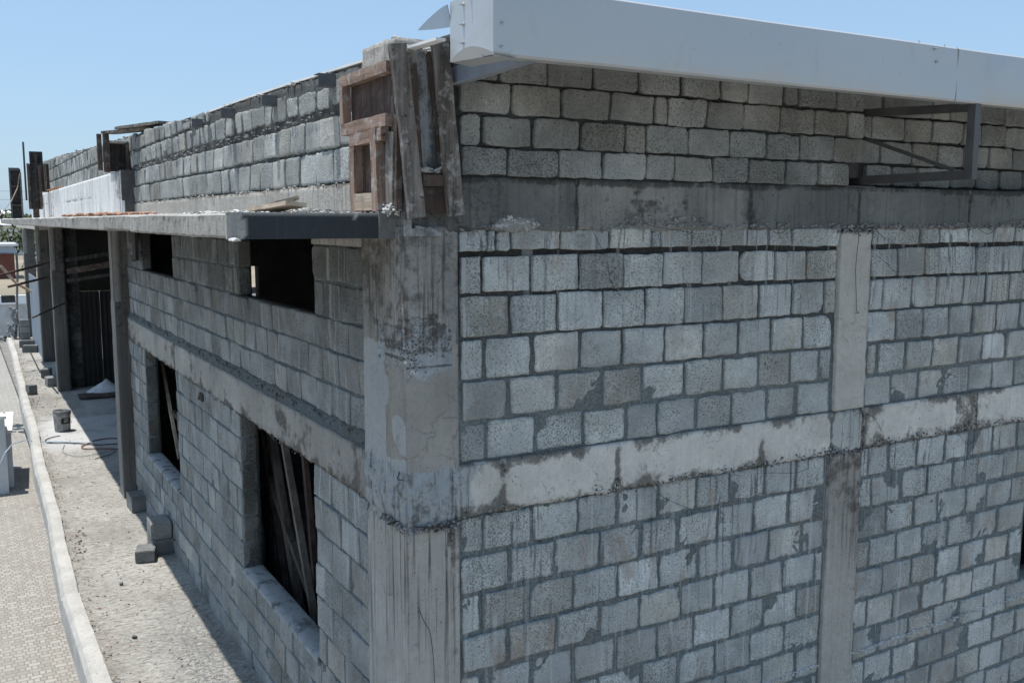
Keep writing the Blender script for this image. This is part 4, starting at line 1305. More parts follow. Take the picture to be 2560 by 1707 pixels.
# ---- tie wires left sticking out of the concrete
def wire(pts, r=.0016):
    P = [Vector(p) for p in pts]
    out = []
    for i in range(len(P) - 1):
        for t in (0, .25, .5, .75):
            p0 = P[max(0, i - 1)]; p1 = P[i]; p2 = P[i + 1]; p3 = P[min(len(P) - 1, i + 2)]
            out.append(.5 * ((2 * p1) + (p2 - p0) * t + (2 * p0 - 5 * p1 + 4 * p2 - p3) * t * t + (3 * p1 - p0 - 3 * p2 + p3) * t ** 3))
    out.append(P[-1])
    mb = MB(); mb.tube(out, r, 5)
    return mb
W = [([(3.22, -.02, 3.66), (3.215, -.05, 3.60), (3.225, -.028, 3.4), (3.24, -.03, 3.2), (3.25, -.03, 3.10), (3.27, -.035, 3.085), (3.24, -.03, 3.08)], .002),
     ([(3.28, -.02, 3.65), (3.36, -.05, 3.645), (3.40, -.045, 3.62), (3.5, -.03, 3.57)], .002),
     ([(3.40, -.02, 3.48), (3.52, -.03, 3.41), (3.60, -.02, 3.36), (3.68, -.02, 3.345)], .0015),
     ([(1.10, -.02, 3.66), (1.13, -.04, 3.58), (1.2, -.03, 3.48), (1.23, -.03, 3.36), (1.3, -.025, 3.27)], .0015),
     ([(1.45, -.02, 3.70), (1.5, -.05, 3.66), (1.83, -.03, 3.62)], .0015),
     ([(2.4, -.02, 3.67), (2.44, -.05, 3.625), (2.52, -.05, 3.62), (2.58, -.03, 3.645)], .0015),
     ([(1.55, -.02, 2.15), (1.6, -.05, 2.08), (1.75, -.03, 2.0), (1.85, -.03, 1.95), (1.87, -.03, 1.86)], .0015),
     ([(2.42, -.02, 2.10), (2.55, -.05, 2.09), (2.75, -.03, 2.06), (2.86, -.03, 2.08)], .0015),
     ([(3.3, -.03, 2.40), (3.42, -.06, 2.37), (3.55, -.04, 2.25)], .0018),
     ([(4.42, -.03, 2.13), (4.47, -.06, 2.06), (4.56, -.05, 2.05), (4.62, -.03, 2.10)], .0018),
     ([(.01, -.03, 2.145), (.12, -.06, 2.13), (.22, -.04, 2.125), (.29, -.02, 2.13)], .003),
     ([(.03, -.04, 1.72), (.07, -.03, 1.62), (.10, -.03, 1.56), (.12, -.03, 1.4), (.13, -.02, 1.2)], .002),
     ([(-.03, .03, 2.42), (-.05, .02, 2.39), (-.04, -.03, 2.395)], .003),
     ([(-.02, .62, 2.17), (-.05, .55, 2.16), (-.04, .50, 2.17)], .002),
     ([(5.3, -.02, 3.66), (5.0, -.05, 3.70), (4.8, -.04, 3.68), (4.6, -.05, 3.60), (4.5, -.03, 3.64)], .0018),
     ([(-.01, 8.6, 2.14), (-.05, 8.4, 1.98), (-.05, 8.1, 1.95), (-.03, 7.95, 2.05)], .002)]
for pts, r in W:
    wire(pts, r).build('tie_wire', M['rebar'], B)
# a broken bracket of form board hanging under the canopy by the far upper window
mb = MB(); mb.box(-.07, -.035, 7.95, 8.20, 3.42, 3.60); mb.box(-.07, -.035, 7.72, 7.95, 3.22, 3.60); mb.box(-.07, -.035, 7.95, 8.10, 3.20, 3.27)
mb.build('form_board_remnant', M['black_ply'], B)

# ------------------------------------------------------------------ formwork round the corner column's head
F = thing('column_formwork', 'weathered reddish timber formwork with two leaning grey planks round the corner column head', 'formwork', (0, 0, 3.74))
def fpart(name, mat, a, b, w, h, side, jit=.004):
    m_ = MB(); m_.bar(a, b, w, h, side=side, jit=jit); return m_.build(name, mat, F)
xf = -.055
# upper panel frame on the left face
fpart('frame_rail', M['red_wood_h'], (xf, .66, 4.425), (xf, .02, 4.425), .055, .045, (0, 0, 1))
fpart('frame_rail', M['red_wood_h'], (xf, .66, 4.175), (xf, .04, 4.175), .06, .045, (0, 0, 1))
fpart('frame_stile', M['red_wood'], (xf - .003, .635, 4.205), (xf - .003, .635, 4.398), .05, .045, (0, 1, 0))
fpart('panel_board', M['red_board'], (-.022, .33, 4.20), (-.022, .33, 4.40), .56, .018, (0, 1, 0), 0)
# lower panel frame
fpart('frame_rail', M['red_wood_h'], (xf - .004, .52, 4.112), (xf - .004, .09, 4.112), .062, .045, (0, 0, 1))
fpart('frame_stile', M['red_wood'], (xf, .495, 3.735), (xf, .495, 4.080), .06, .05, (0, 1, 0))
fpart('frame_stile', M['red_wood'], (xf - .008, .165, 3.735), (xf - .008, .185, 4.145), .075, .05, (0, 1, 0))
fpart('panel_board', M['red_board'], (-.022, .335, 3.74), (-.022, .335, 4.085), .28, .018, (0, 1, 0), 0)
fpart('cleat', M['pale_wood'], (xf - .012, .46, 3.785), (xf - .012, .21, 3.785), .088, .03, (0, 0, 1), .002)
# dark side boards between the frame and the corner
fpart('side_board', M['old_wood'], (-.035, .085, 3.745), (-.035, .055, 4.12), .10, .03, (0, 1, 0))
fpart('side_board', M['dark_wood'], (-.030, .03, 3.745), (-.020, .02, 4.42), .07, .03, (0, 1, 0))
# leaning planks in front
fpart('plank', M['old_wood'], (.028, -.085, 3.70), (-.058, -.075, 4.515), .085, .032, (1, 0, 0), .006)
fpart('plank', M['old_wood'], (.240, -.080, 3.715), (.165, -.070, 4.535), .085, .035, (1, 0, 0), .006)
fpart('plank', M['dark_wood'], (.205, -.035, 3.93), (.135, -.035, 4.50), .05, .03, (1, 0, 0), .006)
fpart('back_board', M['dark_wood'], (.05, -.030, 3.88), (.02, -.030, 4.44), .07, .02, (1, 0, 0), .004)
fpart('cross_board', M['dark_wood'], (.065, -.060, 3.885), (.235, -.060, 3.885), .055, .04, (0, 0, 1), .004)
fpart('base_board', M['red_board'], (.06, -.045, 3.79), (.235, -.045, 3.79), .13, .02, (0, 0, 1), .003)
# the concrete head itself and mortar slopped on it
mb = MB()
frh = Fr((0, -.012, 0), (1, 0, 0), (0, -1, 0))
def hn(u, z): return -.01 + .012 * nz(u, z, 2, 14) + .014 * nz(u * 4, z * .6, 7, 5)
grid(mb, frh, -.02, .20, 3.87, 4.50, .015, hn, lambda u, z: (max(0, .45 + .7 * nz(u * 3, z * .4, 1, 5)), .9, .4, .65), .3)
for k in range(150):
    mb.rock((random.uniform(-.02, .17), random.uniform(-.03, .2), 4.505 + random.gauss(0, .010)), random.uniform(.010, .024), (1.2, 1, .7), c=(0, 0, 1, .1))
for k in range(70):
    mb.rock((random.uniform(.04, .20), random.uniform(-.055, -.02), 3.925 + abs(random.gauss(0, .010))), random.uniform(.006, .015), (1.2, 1, .7), c=(0, 0, 1.4, .1))
frc = Fr((-.02, 0, 0), (0, 1, 0), (-1, 0, 0))
grid(mb, frc, .0, .42, 4.44, 4.56, .02, lambda u, z: .02 + .014 * nz(u, z, 2, 12), lambda u, z: (.15, .3, .5, .1), .2, warp=lambda u, z, a, b: (u, z + (.014 * nz(u, 0, 1, 12) if b > .99 else 0)))
for k in range(60):
    mb.rock((random.uniform(-.03, .06), random.uniform(.02, .42), 4.562 + random.gauss(0, .004)), random.uniform(.006, .013), (1, 1, .7), c=(0, 0, 1, .1))
mb.build('column_head', M['column'], B, smooth=True)

# formwork boxes further along the parapet
def panel_thing(label, cx, y, parts, base):
    t = thing('formwork_box', label, 'formwork', (cx, y, base), 'formwork boxes along the parapet')
    for (nm, x0, x1, y0, y1, z0, z1, mat) in parts:
        m_ = MB(); m_.box(x0, x1, y0, y1, z0, z1); m_.build(nm, M[mat], t)
    return t
t = panel_thing('single dark formwork box with two uprights, nearest of those on the parapet', -.2, 8.3, [
    ('upright', -.365, -.315, 8.22, 8.28, 4.29, 4.72, 'dark_wood'), ('upright', -.30, -.235, 8.18, 8.26, 4.27, 4.745, 'dark_wood'),
    ('front_board', -.225, -.02, 8.32, 8.345, 4.285, 4.62, 'black_ply'), ('side_board', -.04, -.015, 8.18, 8.33, 4.29, 4.63, 'dark_wood'),
    ('cap_board', -.235, -.02, 8.20, 8.9, 4.625, 4.645, 'crumb_white')], 4.28)
t = panel_thing('tallest dark formwork cluster of plywood panels and battens on the parapet', -.3, 18.0, [
    ('panel_board', -.54, -.30, 17.7, 17.75, 3.92, 4.83, 'black_ply'), ('batten', -.555, -.51, 17.62, 17.69, 3.92, 4.84, 'dark_wood'), ('batten', -.345, -.295, 17.62, 17.69, 3.95, 4.80, 'dark_wood'),
    ('panel_board', -.46, -.21, 18.2, 18.25, 4.3, 5.12, 'black_ply'), ('batten', -.36, -.32, 18.12, 18.19, 4.4, 5.05, 'dark_wood'),
    ('panel_board', -.29, -.12, 18.0, 18.05, 4.28, 4.86, 'dark_wood'), ('batten', -.22, -.18, 17.9, 17.98, 4.28, 4.85, 'old_wood'),
    ('upright', -.60, -.565, 17.8, 17.85, 4.1, 5.28, 'dark_steel'), ('foot_block', -.47, -.37, 17.7, 17.9, 3.74, 3.92, 'dark_wood')], 3.74)
t = panel_thing('narrow framed formwork box at the parapet end with a rope tied to it', -.5, 23.0, [
    ('panel_board', -.61, -.37, 23.0, 23.04, 3.74, 4.98, 'black_ply'), ('frame_stile', -.64, -.60, 22.92, 22.99, 3.72, 5.0, 'dark_steel'), ('frame_stile', -.40, -.36, 22.92, 22.99, 3.72, 4.9, 'old_wood'),
    ('frame_rail', -.60, -.40, 22.92, 22.99, 4.93, 5.0, 'dark_steel'), ('frame_rail', -.60, -.40, 22.92, 22.99, 4.52, 4.56, 'dark_wood'), ('frame_rail', -.60, -.40, 22.92, 22.99, 4.05, 4.09, 'dark_wood')], 3.72)
mb = MB(); mb.box(-.33, -.28, 19.4, 19.6, 3.74, 4.88); mb.box(-.38, -.24, 19.4, 19.7, 3.74, 3.95)
tag(mb.build('concrete_stub', M['white_concrete']), 'thin pale concrete stub standing on the canopy between the two far dark formwork boxes', 'stub column')
mb = MB()
pts = [(-.40, 22.85, 4.85), (-.47, 22.8, 4.5), (-.62, 22.6, 4.2), (-.95, 22.0, 3.78), (-1.3, 21.4, 3.60), (-1.9, 20.5, 3.5)]
mb.tube(pts, .012, 6)
tag(mb.build('rope', M['rope']), 'pale rope hanging slack from the far framed formwork box down past the canopy edge', 'rope')
# boards lying on top of the parapet
for (a, b, lab) in (((-.24, 8.3, 4.742), (.16, 7.35, 4.735), 'lower of two grey boards lying crosswise on the parapet top by the dark formwork box'), ((-.12, 8.0, 4.775), (.18, 6.9, 4.765), 'upper of two grey boards lying crosswise on the parapet top by the dark formwork box')):
    mb = MB(); mb.bar(a, b, .16, .03, side=(1, .3, 0), jit=.003)
    tag(mb.build('wooden_plank', M['old_wood']), lab, 'plank', 'boards on the parapet top')

# planks and red crumbs on the canopy
for (a, b, w, rot_, lab) in (((-.36, 1.20, 3.752), (-.44, .46, 3.792), .12, .22, 'shorter pale plank propped on mortar lumps on the canopy'), ((-.46, .98, 3.742), (-.50, .13, 3.768), .10, -.12, 'longer pale plank lying flat on the canopy nearest the timber formwork')):
    mb = MB(); mb.bar(a, b, w, .02, side=(1, .1, rot_), jit=.004)
    tag(mb.build('wooden_plank', M['pale_wood']), lab, 'plank', 'planks lying on the canopy')
mb = MB()
for k in range(240):
    y = random.uniform(4.2, 8.6); r = random.uniform(.008, .032)
    mb.rock((random.gauss(-.55, .12), y, 3.735 + r * .4 + .02 * max(0, nz(0, y, 0, 2))), r, (1, 1.4, .6))
for k in range(40):
    mb.rock((random.gauss(-.12, .05), random.gauss(16.6, .5), 4.31), random.uniform(.02, .04), (1, 1.4, .5))
tag(mb.build('red_rubble', M['red_crumb']), 'reddish earth crumbs strewn along the canopy edge', kind='stuff')
mb = MB()
for k in range(260):
    y = random.uniform(.7, 4.0); r = random.uniform(.008, .03) * (1.5 if random.random() < .15 else 1)
    mb.rock((random.gauss(-.22, .13), y, 3.732 + r * .25), r * .8, (1.4, 1, .5), sub=2, rnd=.5, mi=random.choice((0, 1)))
tag(mb.build('rubble', [M['crumb_white'], M['crumb']]), kind='stuff')

# ------------------------------------------------------------------ loose blocks on the walkway
def loose_block(label, x, y, z, rz_, size=(.19, .30, .19), mat='block'):
    mb = MB()
    sx, sy, sz = size
    bm = bmesh.new(); bmesh.ops.create_cube(bm, size=1.0)
    bmesh.ops.scale(bm, vec=size, verts=bm.verts)
    bmesh.ops.bevel(bm, geom=bm.edges[:], offset=.008, segments=2, affect='EDGES')
    bmesh.ops.subdivide_edges(bm, edges=bm.edges[:], cuts=2, use_grid_fill=True)
    bm.verts.index_update()
    tn_ = random.uniform(.20, .30)
    ids = [mb.vert(Vector((v.co.x, v.co.y, v.co.z + sz / 2)) + Vector((nz(v.co.x, v.co.y, x, 11), nz(v.co.y, v.co.z, y, 11), nz(v.co.z, v.co.x, y, 11))) * .004, (.15, .25, tn_, 0)) for v in bm.verts]
    for f in bm.faces: mb.face([ids[v.index] for v in f.verts])
    bm.free()
    o = mb.build('loose_block', M[mat])
    o.location = (x, y, z); o.rotation_euler = (0, 0, rz_)
    return tag(o, label, 'concrete block', 'loose blocks on the walkway')
loose_block('single grey block at the foot of the near porch column, its end in the sun', -.085, 8.42, 0, .05, (.20, .34, .20))
loose_block('upper of two grey blocks stacked against the left wall under the windows', -.125, 6.62, .185, -.04, (.22, .36, .18))
loose_block('lower of two grey blocks stacked against the left wall under the windows', -.115, 6.64, 0, .03, (.22, .36, .18))
loose_block('dusty block with a dark face lying out in the sun nearest the viewer', -.31, 6.42, 0, -.25, (.20, .26, .13), 'block')
loose_block('small cube-shaped block alone on the walkway beyond the bucket', -.69, 18.25, 0, .35, (.17, .2, .2))
loose_block('pale block lying against the second porch column base', -.235, 19.2, 0, .1, (.2, .36, .2))
loose_block('block behind the second porch column next to a dark hose', -.22, 20.6, 0, -.2, (.2, .36, .2))
loose_block('nearer of two blocks lying by the foot of the blue sheet', -.24, 25.6, 0, 1.2, (.22, .40, .2))
loose_block('further of two blocks lying by the foot of the blue sheet', -.26, 26.9, 0, 1.5, (.22, .40, .2))
for k in range(3):
    loose_block(['bottom', 'middle', 'topmost'][k] + ' block of the far stack at the walkway end', -.20, 29.0, .21 * k, .1, (.26, .40, .2))

# ------------------------------------------------------------------ bucket
bx, by = -.467, 13.98
bk = thing('bucket', 'dirty grey plastic bucket with a dark label standing on the sunlit walkway', 'bucket', (bx, by, 0))
mb = MB()
mb.lathe([(.0, .012), (.126, .012), (.128, .0), (.129, .02), (.141, .29), (.147, .295), (.147, .305), (.142, .31), (.143, .34), (.148, .345), (.148, .372), (.143, .374), (.138, .35), (.122, .03), (0, .03)], bx, by, 36)
mb.build('body', M['bucket'], bk, smooth=True)
mb = MB()
for r_, z_ in ((.150, .362), (.1485, .327), (.1495, .30)):
    mb.lathe([(r_ - .006, z_ - .008), (r_, z_ - .007), (r_ + .001, z_), (r_, z_ + .007), (r_ - .006, z_ + .008)], bx, by, 36)
mb.build('rim', M['bucket'], bk, smooth=True)
def curved_label(a0_, a1_, z0, z1, mat, r):
    mb = MB(); n = 8; g_ = []
    for i in range(n + 1):
        t = R(a0_ + (a1_ - a0_) * i / n)
        g_.append([mb.vert((bx + (r + (.012 * (z - .13) / .27) * 1) * math.cos(t), by + (r + .012 * (z - .13) / .27) * math.sin(t), z)) for z in (z0, z1)])
    for i in range(n):
        mb.face((g_[i][0], g_[i + 1][0], g_[i + 1][1], g_[i][1]))
    return mb.build('label', M[mat], bk)
curved_label(-103, -28, .14, .235, 'black_paint', .1365)
curved_label(-82, -50, .165, .235, 'bucket', .1378)
mb = MB()
mb.tube([(bx + .15 * math.cos(t), by + .15 * math.sin(t) , .30 - .17 * abs(math.sin((t - 1.2)))) for t in [1.2 - math.pi + math.pi * k / 14 for k in range(15)]], .003, 6)
mb.build('handle', M['rebar'], bk)

# ------------------------------------------------------------------ cables on the walkway
def smooth_path(pts, z=.012):
    P = [Vector((x, y, z)) for x, y in pts]
    out = []
    for i in range(len(P) - 1):
        for t in (0, .2, .4, .6, .8):
            p0 = P[max(0, i - 1)]; p1 = P[i]; p2 = P[i + 1]; p3 = P[min(len(P) - 1, i + 2)]
            out.append(.5 * ((2 * p1) + (p2 - p0) * t + (2 * p0 - 5 * p1 + 4 * p2 - p3) * t * t + (3 * p1 - p0 - 3 * p2 + p3) * t ** 3))
    out.append(P[-1]); return out
def cable(label, pts, mat, r, name='cable'):
    mb = MB(); mb.tube(smooth_path(pts, r + .004), r, 6)
    return tag(mb.build(name, M[mat]), label, 'cable')
cable('dark cable looping on the sunlit walkway just in front of the bucket', [(-.55, 13.5), (-.7, 13.42), (-.80, 13.25), (-.78, 13.05), (-.66, 12.92), (-.48, 12.85), (-.30, 12.66), (-.1, 12.45), (.1, 12.4), (.42, 12.3)], 'cable_black', .008)
cable('thick dark red cable doubled back at the edge of the shade near the porch column', [(.35, 12.75), (.12, 12.85), (-.06, 12.80), (-.20, 12.62), (-.32, 12.45), (-.30, 12.25), (-.12, 12.15), (.08, 12.02), (.33, 11.85)], 'cable_red', .011)
mb = MB()
P_ = [Vector(p) for p in ((-1.55, 12.7, -.28), (-1.42, 12.75, -.02), (-1.30, 12.85, .095), (-1.10, 13.0, .10), (-.9, 13.05, .03), (-.6, 12.98, .018), (-.4, 12.8, .018), (-.2, 12.68, .016), (0, 12.6, .016))]
mb.tube(P_, .010, 6)
tag(mb.build('hose', M['cable_blue']), 'pale blue hose crossing the kerb and the walkway in front of the bucket', 'hose')
cable('thin grey wire curving on the walkway nearest the viewer below the coiled cables', [(-.55, 12.75), (-.62, 12.3), (-.58, 12.0), (-.42, 11.75), (-.2, 11.8), (.1, 11.95), (.3, 12.0)], 'steel', .005, 'wire')
cable('short dark rod lying half in the shade beside the porch column', [(-.24, 11.45), (-.02, 11.62), (.12, 11.85)], 'cable_black', .007, 'rod')
cable('black hose running along the foot of the far porch columns', [(-.20, 18.0), (-.25, 19.5), (-.30, 21.5), (-.28, 24), (-.25, 27)], 'cable_black', .016, 'hose')
for (x, y, r_, lab) in ((-.87, 4.35, .018, 'larger dark stone lying alone on the near walkway'), (-.78, 5.75, .017, 'dark stone on the walkway by the kerb, beyond the first one')):
    mb = MB(); mb.rock((x + .12, y, r_ * .6), r_, (1.4, 1, .8), sub=2)
    tag(mb.build('stone', M['dark_steel']), lab, 'stone')

# ------------------------------------------------------------------ things in the recess and beyond
mb = MB()
n = 20
H_ = []
cx_, cy_ = .72, 17.6
for i in range(13):
    for j in range(13):
        x = (i - 6) / 6 * .40; y = (j - 6) / 6 * .32
        r_ = math.hypot(x / .40, y / .32)
        H_.append(mb.vert((cx_ + x, cy_ + y, .06 + max(-.06, .26 * (1 - r_ ** .8) + .015 * nz(x, y, 0, 9)))))
for i in range(12):
    for j in range(12):
        mb.face((H_[i * 13 + j], H_[(i + 1) * 13 + j], H_[(i + 1) * 13 + j + 1], H_[i * 13 + j + 1]))
tag(mb.build('cement_heap', M['sand'], smooth=True), 'small white heap of cement in the dark recess in front of the sheet doors', 'heap')
mb = MB(); mb.bar((.12, 17.2, .04), (1.5, 17.15, .04), .04, .5, side=(0, 0, 1), jit=.004)
tag(mb.build('mixing_board', M['dark_wood']), 'dark mixing board lying under the white cement heap', 'board')
for k, (a, b, w, lab) in enumerate((((.1, 17.8, 2.62), (2.2, 16.8, 3.02), .12, 'thickest timber beam wedged across the top of the dark recess'), ((.1, 17.9, 2.85), (2.2, 17.2, 3.2), .08, 'middle timber beam wedged across the top of the dark recess'), ((.1, 17.9, 2.42), (2.2, 17.0, 2.75), .07, 'thin timber wedged under the thickest beam in the dark recess'))):
    mb = MB(); mb.bar(a, b, w, .06, side=(0, 0, 1), jit=.004)
    tag(mb.build('timber_beam', M['dark_wood' if k == 0 else 'black_ply']), lab, 'timber', 'timbers in the recess')  # darkest woods used here, the recess's shade put into their colour
mb = MB()
for i in range(24):
    y = 23.75 + (27.8 - 23.75) * i / 24; y2 = 23.75 + (27.8 - 23.75) * (i + 1) / 24
    mb.box(-.06 + (.015 if i % 2 else 0), -.045 + (.015 if i % 2 else 0), y, y2, 0.0, 2.12)
tag(mb.build('metal_sheet', M['blue_metal']), 'blue grey corrugated metal sheet standing between the far porch columns', 'metal sheet')
# rods sticking out past the columns
for (a, b, r_, mat, lab) in (((.10, 18.2, 1.95), (-.62, 17.6, 1.70), .022, 'dark_steel', 'dark bar sticking out low past the second porch column'),
                          ((.15, 22.8, 2.62), (-1.05, 22.0, 2.36), .030, 'dark_wood', 'upper dark pole sticking out past the third porch column'),
                          ((.10, 22.8, 2.25), (-.85, 22.0, 2.08), .030, 'dark_wood', 'lower dark pole sticking out past the third porch column')):
    mb = MB(); mb.tube([a, b], r_, 8)
    tag(mb.build('pole', M[mat]), lab, 'pole', 'poles sticking out past the far columns')
mb = MB(); mb.tube([(-.92, 24.0, 2.52), (-.70, 24.0, 2.20), (-.58, 24.0, 2.05), (-.36, 24.0, 1.90), (-.22, 24.0, 1.80)], .035, 8, r1=.04)
tag(mb.build('bent_pole', M['pale_wood']), 'pale bent wooden pole poking out to the left of the far porch columns', 'pole')
mb = MB()
mb.tube([(-.45, 29.2, .0), (-.38, 29.2, .6), (-.33, 29.3, 1.3), (-.27, 29.3, 2.1), (-.27, 29.3, 2.7)], .035, 8)
for k in range(14):
    mb.rock((random.gauss(-.47, .06), 29.1, .08 + .07 * k), random.uniform(.04, .075), (1, 1, 1.2), mi=1)
for k in range(8):
    mb.rock((random.gauss(-.62, .05), 29.1, .05 + .06 * k), random.uniform(.04, .07), (1, 1, 1.2), mi=1)
tag(mb.build('prop_post', [M['old_wood'], M['crumb']]), 'leaning grey post caked with pale mortar at the far end of the walkway', 'post')
mb = MB()
for k in range(150):
    r_ = random.uniform(.03, .10)
    mb.rock((random.uniform(-2.2, -.1), random.gauss(29.6, .4), random.uniform(-.25, .08)), r_, (1.3, 1, .6), mi=random.choice((0, 0, 1)))
tag(mb.build('debris', [M['crumb'], M['inner']]), kind='stuff')
mb = MB(); mb.bar((-1.9, 30.2, .12), (-.85, 30.3, .20), .35, .05, side=(0, 1, .2), jit=.01)
tag(mb.build('concrete_slab', M['white_wall']), 'pale broken slab lying on the debris at the walkway end', 'slab')

# timber props standing inside the window openings
def props(a, b, w, h, mat, lab):
    mb = MB(); mb.bar(a, b, w, h, side=(0, 1, 0), jit=.004)
    return tag(mb.build('timber_prop', M[mat]), lab, 'timber prop', 'timber props leaning in the lower windows')
props((.30, 2.30, .3), (.27, 3.35, 2.5), .05, .05, 'prop_pale', 'palest timber prop leaning in the near lower window')
props((.34, 2.75, .1), (.28, 3.75, 2.5), .11, .05, 'prop_wood', 'widest timber prop leaning in the near lower window')
props((.38, 3.30, .1), (.30, 4.10, 2.5), .07, .05, 'prop_wood', 'timber prop just left of the widest one in the near lower window')
props((.42, 4.25, .1), (.34, 3.65, 1.60), .13, .04, 'prop_wood', 'short timber board leaning the other way in the near lower window')
props((.48, 4.2, .1), (.40, 4.55, 2.5), .08, .05, 'red_board', 'reddish timber prop standing deepest in the near lower window')
props((.33, 2.1, .4), (.30, 3.6, 1.5), .06, .05, 'prop_wood', 'low timber brace crossing the bottom corner of the near lower window')
props((.40, 2.6, .2), (.36, 2.95, 2.5), .06, .04, 'red_board', 'thin reddish prop right of the palest one in the near lower window')
props((.24, 8.55, .3), (.24, 8.58, 2.6), .10, .07, 'prop_wood', 'upright dark prop in the far lower window')
props((.26, 7.35, .85), (.27, 8.35, 1.95), .04, .035, 'pale_wood', 'thin pale pole leaning in the far lower window')
props((.30, 7.2, 1.32), (.30, 8.9, 1.36), .06, .05, 'prop_wood', 'horizontal rail across the far lower window')

# ------------------------------------------------------------------ yard and background
gp = thing('gate_pillar', 'white rendered yard pillar with a bright coping beside the walkway', 'pillar', (-1.5, 21.6, -2.9))
mb = MB(); mb.box(-2.0, -1.14, 21.36, 22.3, -2.9, -1.06); mb.build('shaft', M['white_wall'], gp)
mb = MB(); mb.box(-2.05, -1.10, 21.31, 21.62, -1.058, -.985); mb.build('coping', M['white_cap'], gp)
mb = MB(); mb.box(-1.139, -1.00, 21.9, 24.2, -2.9, -1.50); wl = mb.build('low_wall', M['white_wall'], gp)
mb = MB(); mb.bar((-1.07, 21.75, -1.46), (-.93, 24.0, -1.40), .18, .07, side=(1, 0, 0)); mb.build('coping', M['white_cap'], gp)
mb = MB(); mb.box(-.66, -.60, 17.4, 17.47, -2.9, -.2)
mb = MB(); mb.box(-1.22, -1.19, 7.95, 8.6, -.45, -.26)
pw = thing('perimeter_wall', 'grey rendered perimeter wall with a black and white striped coping beyond the yard', 'wall', (-20, 52, -2.9))
mb = MB(); mb.box(-60, 40, 52, 52.25, -2.9, -.66)
for x in range(-58, 40, 3): mb.box(x, x + .04, 51.985, 52.0, -2.9, -.70)
mb.build('wall_face', M['grey_wall'], pw)
mb = MB(); mb.box(-60, 40, 51.9, 52.35, -.66, -.57); mb.build('coping', M['white_cap'], pw)
mb = MB()
for k in range(-45, 30):
    mb.box(k * 1.3, k * 1.3 + .65, 51.95, 52.3, -.569, -.21, mi=0); mb.box(k * 1.3 + .65, k * 1.3 + 1.3, 51.95, 52.3, -.569, -.21, mi=1)
mb.build('striped_kerb', [M['black_paint'], M['white_cap']], pw)
mb = MB(); mb.box(-90, 90, 56, 900, -3.04, -1.9)
tag(mb.build('far_terrain', M['ground']), kind='structure')

def house(name, label, x0, x1, y0, y1, z0, z1, wall, roof, ov=.4, pitch=.8):
    t = thing(name, label, 'building', ((x0 + x1) / 2, y0, z0))
    mb = MB(); mb.box(x0, x1, y0, y1, z0, z1); mb.build('wall', M[wall], t)
    mb = MB()
    xm = (x0 + x1) / 2
    v = [mb.vert(p) for p in ((x0 - ov, y0 - ov, z1), (x1 + ov, y0 - ov, z1), (x1 + ov, y1 + ov, z1), (x0 - ov, y1 + ov, z1), (x0 - ov, (y0 + y1) / 2, z1 + pitch), (x1 + ov, (y0 + y1) / 2, z1 + pitch))]
    for f in ((0, 1, 5, 4), (2, 3, 4, 5), (1, 2, 5), (3, 0, 4), (3, 2, 1, 0)): mb.face([v[i] for i in f])
    mb.build('roof', M[roof], t)
    return t
sh = house('shed', 'maroon metal shed with a pale roof beyond the perimeter wall', -14, 3.0, 100, 106, -2.0, .55, 'maroon', 'zinc_roof', .3, .45)
mb = MB(); mb.box(-14, 3.02, 99.92, 99.995, .62, 1.25); mb.build('fascia', M['blue_metal'], sh)
mb = MB(); mb.box(-14.2, 3.3, 99.6, 106.4, 1.25, 1.48); mb.build('upper_roof', M['zinc_roof'], sh)
house('house', 'small pale house with a white roof among the far trees, nearest to the building', 3.5, 7.5, 170, 178, -2, 3.0, 'house', 'zinc_roof', .4, 1.0)
house('house', 'wide low white-roofed house on the horizon at the left edge', -6, 3, 230, 240, -2, 5.0, 'house', 'zinc_roof', .5, 1.2)
house('house', 'distant cream house just under the canopy tip', 6, 12, 300, 310, -2, 5.6, 'house', 'zinc_roof', .5, 1.0)

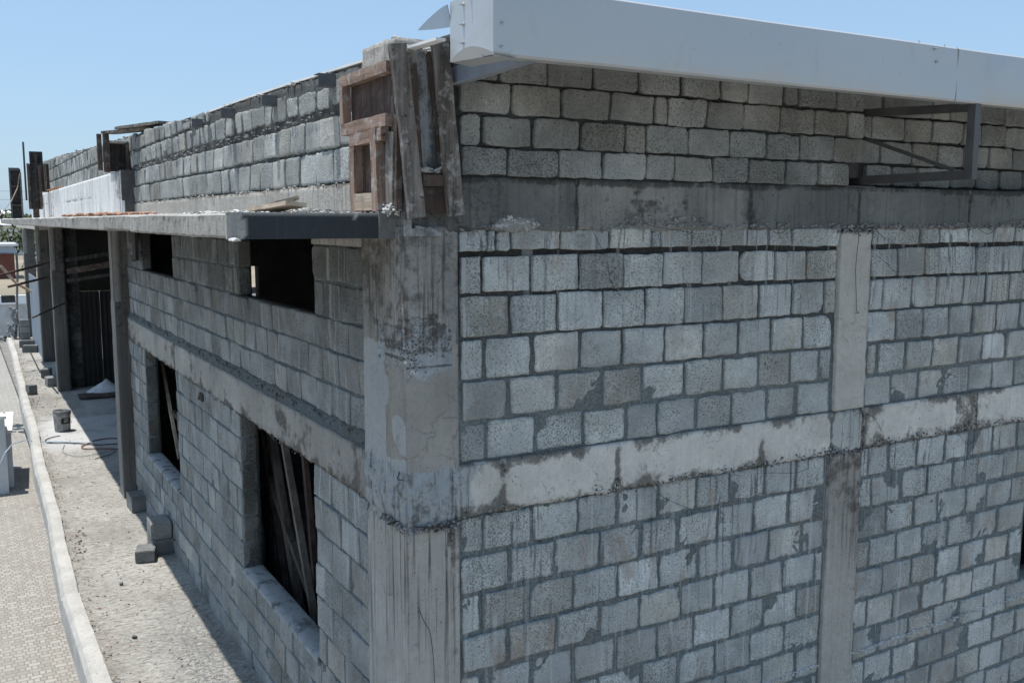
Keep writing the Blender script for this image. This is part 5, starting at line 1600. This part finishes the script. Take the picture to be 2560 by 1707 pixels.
def tree(label, x, y, z0, h, r, n=420):
    t = thing('tree', label, 'tree', (x, y, z0), 'trees beyond the perimeter wall')
    mb = MB()
    mb.tube([(x, y, z0), (x + .1, y, z0 + h * .3), (x - .1, y, z0 + h * .6)], r * .07, 7, r1=r * .03)
    for k in range(5):
        a = random.random() * 6.28
        mb.tube([(x, y, z0 + h * .35), (x + math.cos(a) * r * .5, y + math.sin(a) * r * .5, z0 + h * .7)], r * .03, 5, r1=r * .01)
    mb.build('trunk', M['bark'], t)
    mb = MB()
    cl = [(random.gauss(0, .45) * r, random.gauss(0, .45) * r, h * random.uniform(.5, .9), random.uniform(.25, .5) * r) for _ in range(11)]
    for k in range(n):
        c = random.choice(cl)
        d = Vector((random.gauss(0, 1), random.gauss(0, 1), random.gauss(0, .8))).normalized() * c[3] * random.random() ** .4
        p = Vector((x + c[0], y + c[1], z0 + c[2])) + d
        s_ = r * random.uniform(.05, .11)
        a = Vector((random.gauss(0, 1), random.gauss(0, 1), random.gauss(0, 1))).normalized(); b = a.orthogonal().normalized()
        mb.face([mb.vert(p + q) for q in (a * s_, b * s_ * .6, -a * s_, -b * s_ * .6)])
    mb.build('crown', M['leaf'], t)
tree('round dark tree at the left edge above the maroon shed', 1.0, 112, -2, 6.0, 3.2)
tree('spreading dark tree between the maroon shed and the far porch columns', 5.6, 118, -2, 5.2, 3.4)
tree('low bushy tree right against the far porch column', 8.2, 116, -2, 4.4, 3.0)
tree('small tree on the horizon beside the wide white-roofed house', -1.5, 190, -2, 7.0, 4.0)
tree('far tree standing left of the cream house under the canopy tip', 4.5, 210, -2, 7.2, 4.5)
tree('far tree standing right of the cream house under the canopy tip', 10.5, 215, -2, 7.0, 4.2)
tree('leafy tree behind the pale house nearest the building', 8.5, 186, -2, 6.2, 4.5)
tree('low shrubby tree between the perimeter wall and the maroon shed', 4.6, 84, -2, 2.6, 1.7)
mb = MB()
for k in range(9000):
    x = random.uniform(-60, 60); y = 330 + random.random() * 60
    p = Vector((x, y, -2 + random.uniform(0, 7.5 + 1.5 * nz(x, y, 0, .06))))
    s_ = random.uniform(.4, .9)
    a = Vector((random.gauss(0, 1), random.gauss(0, 1), random.gauss(0, 1))).normalized(); b = a.orthogonal().normalized()
    mb.face([mb.vert(p + q) for q in (a * s_, b * s_ * .6, -a * s_, -b * s_ * .6)])
tag(mb.build('far_woodland', M['leaf']), kind='stuff')
for k, z_ in enumerate((5.4, 4.9)):
    mb = MB(); mb.tube([(-60, 60, z_ + .5), (0, 60, z_), (40, 60, z_ + .4)], .012, 5)
    tag(mb.build('power_line', M['steel']), ['upper', 'lower'][k] + ' overhead wire crossing the sky at the far left above the horizon', 'wire', 'overhead wires at the far left')
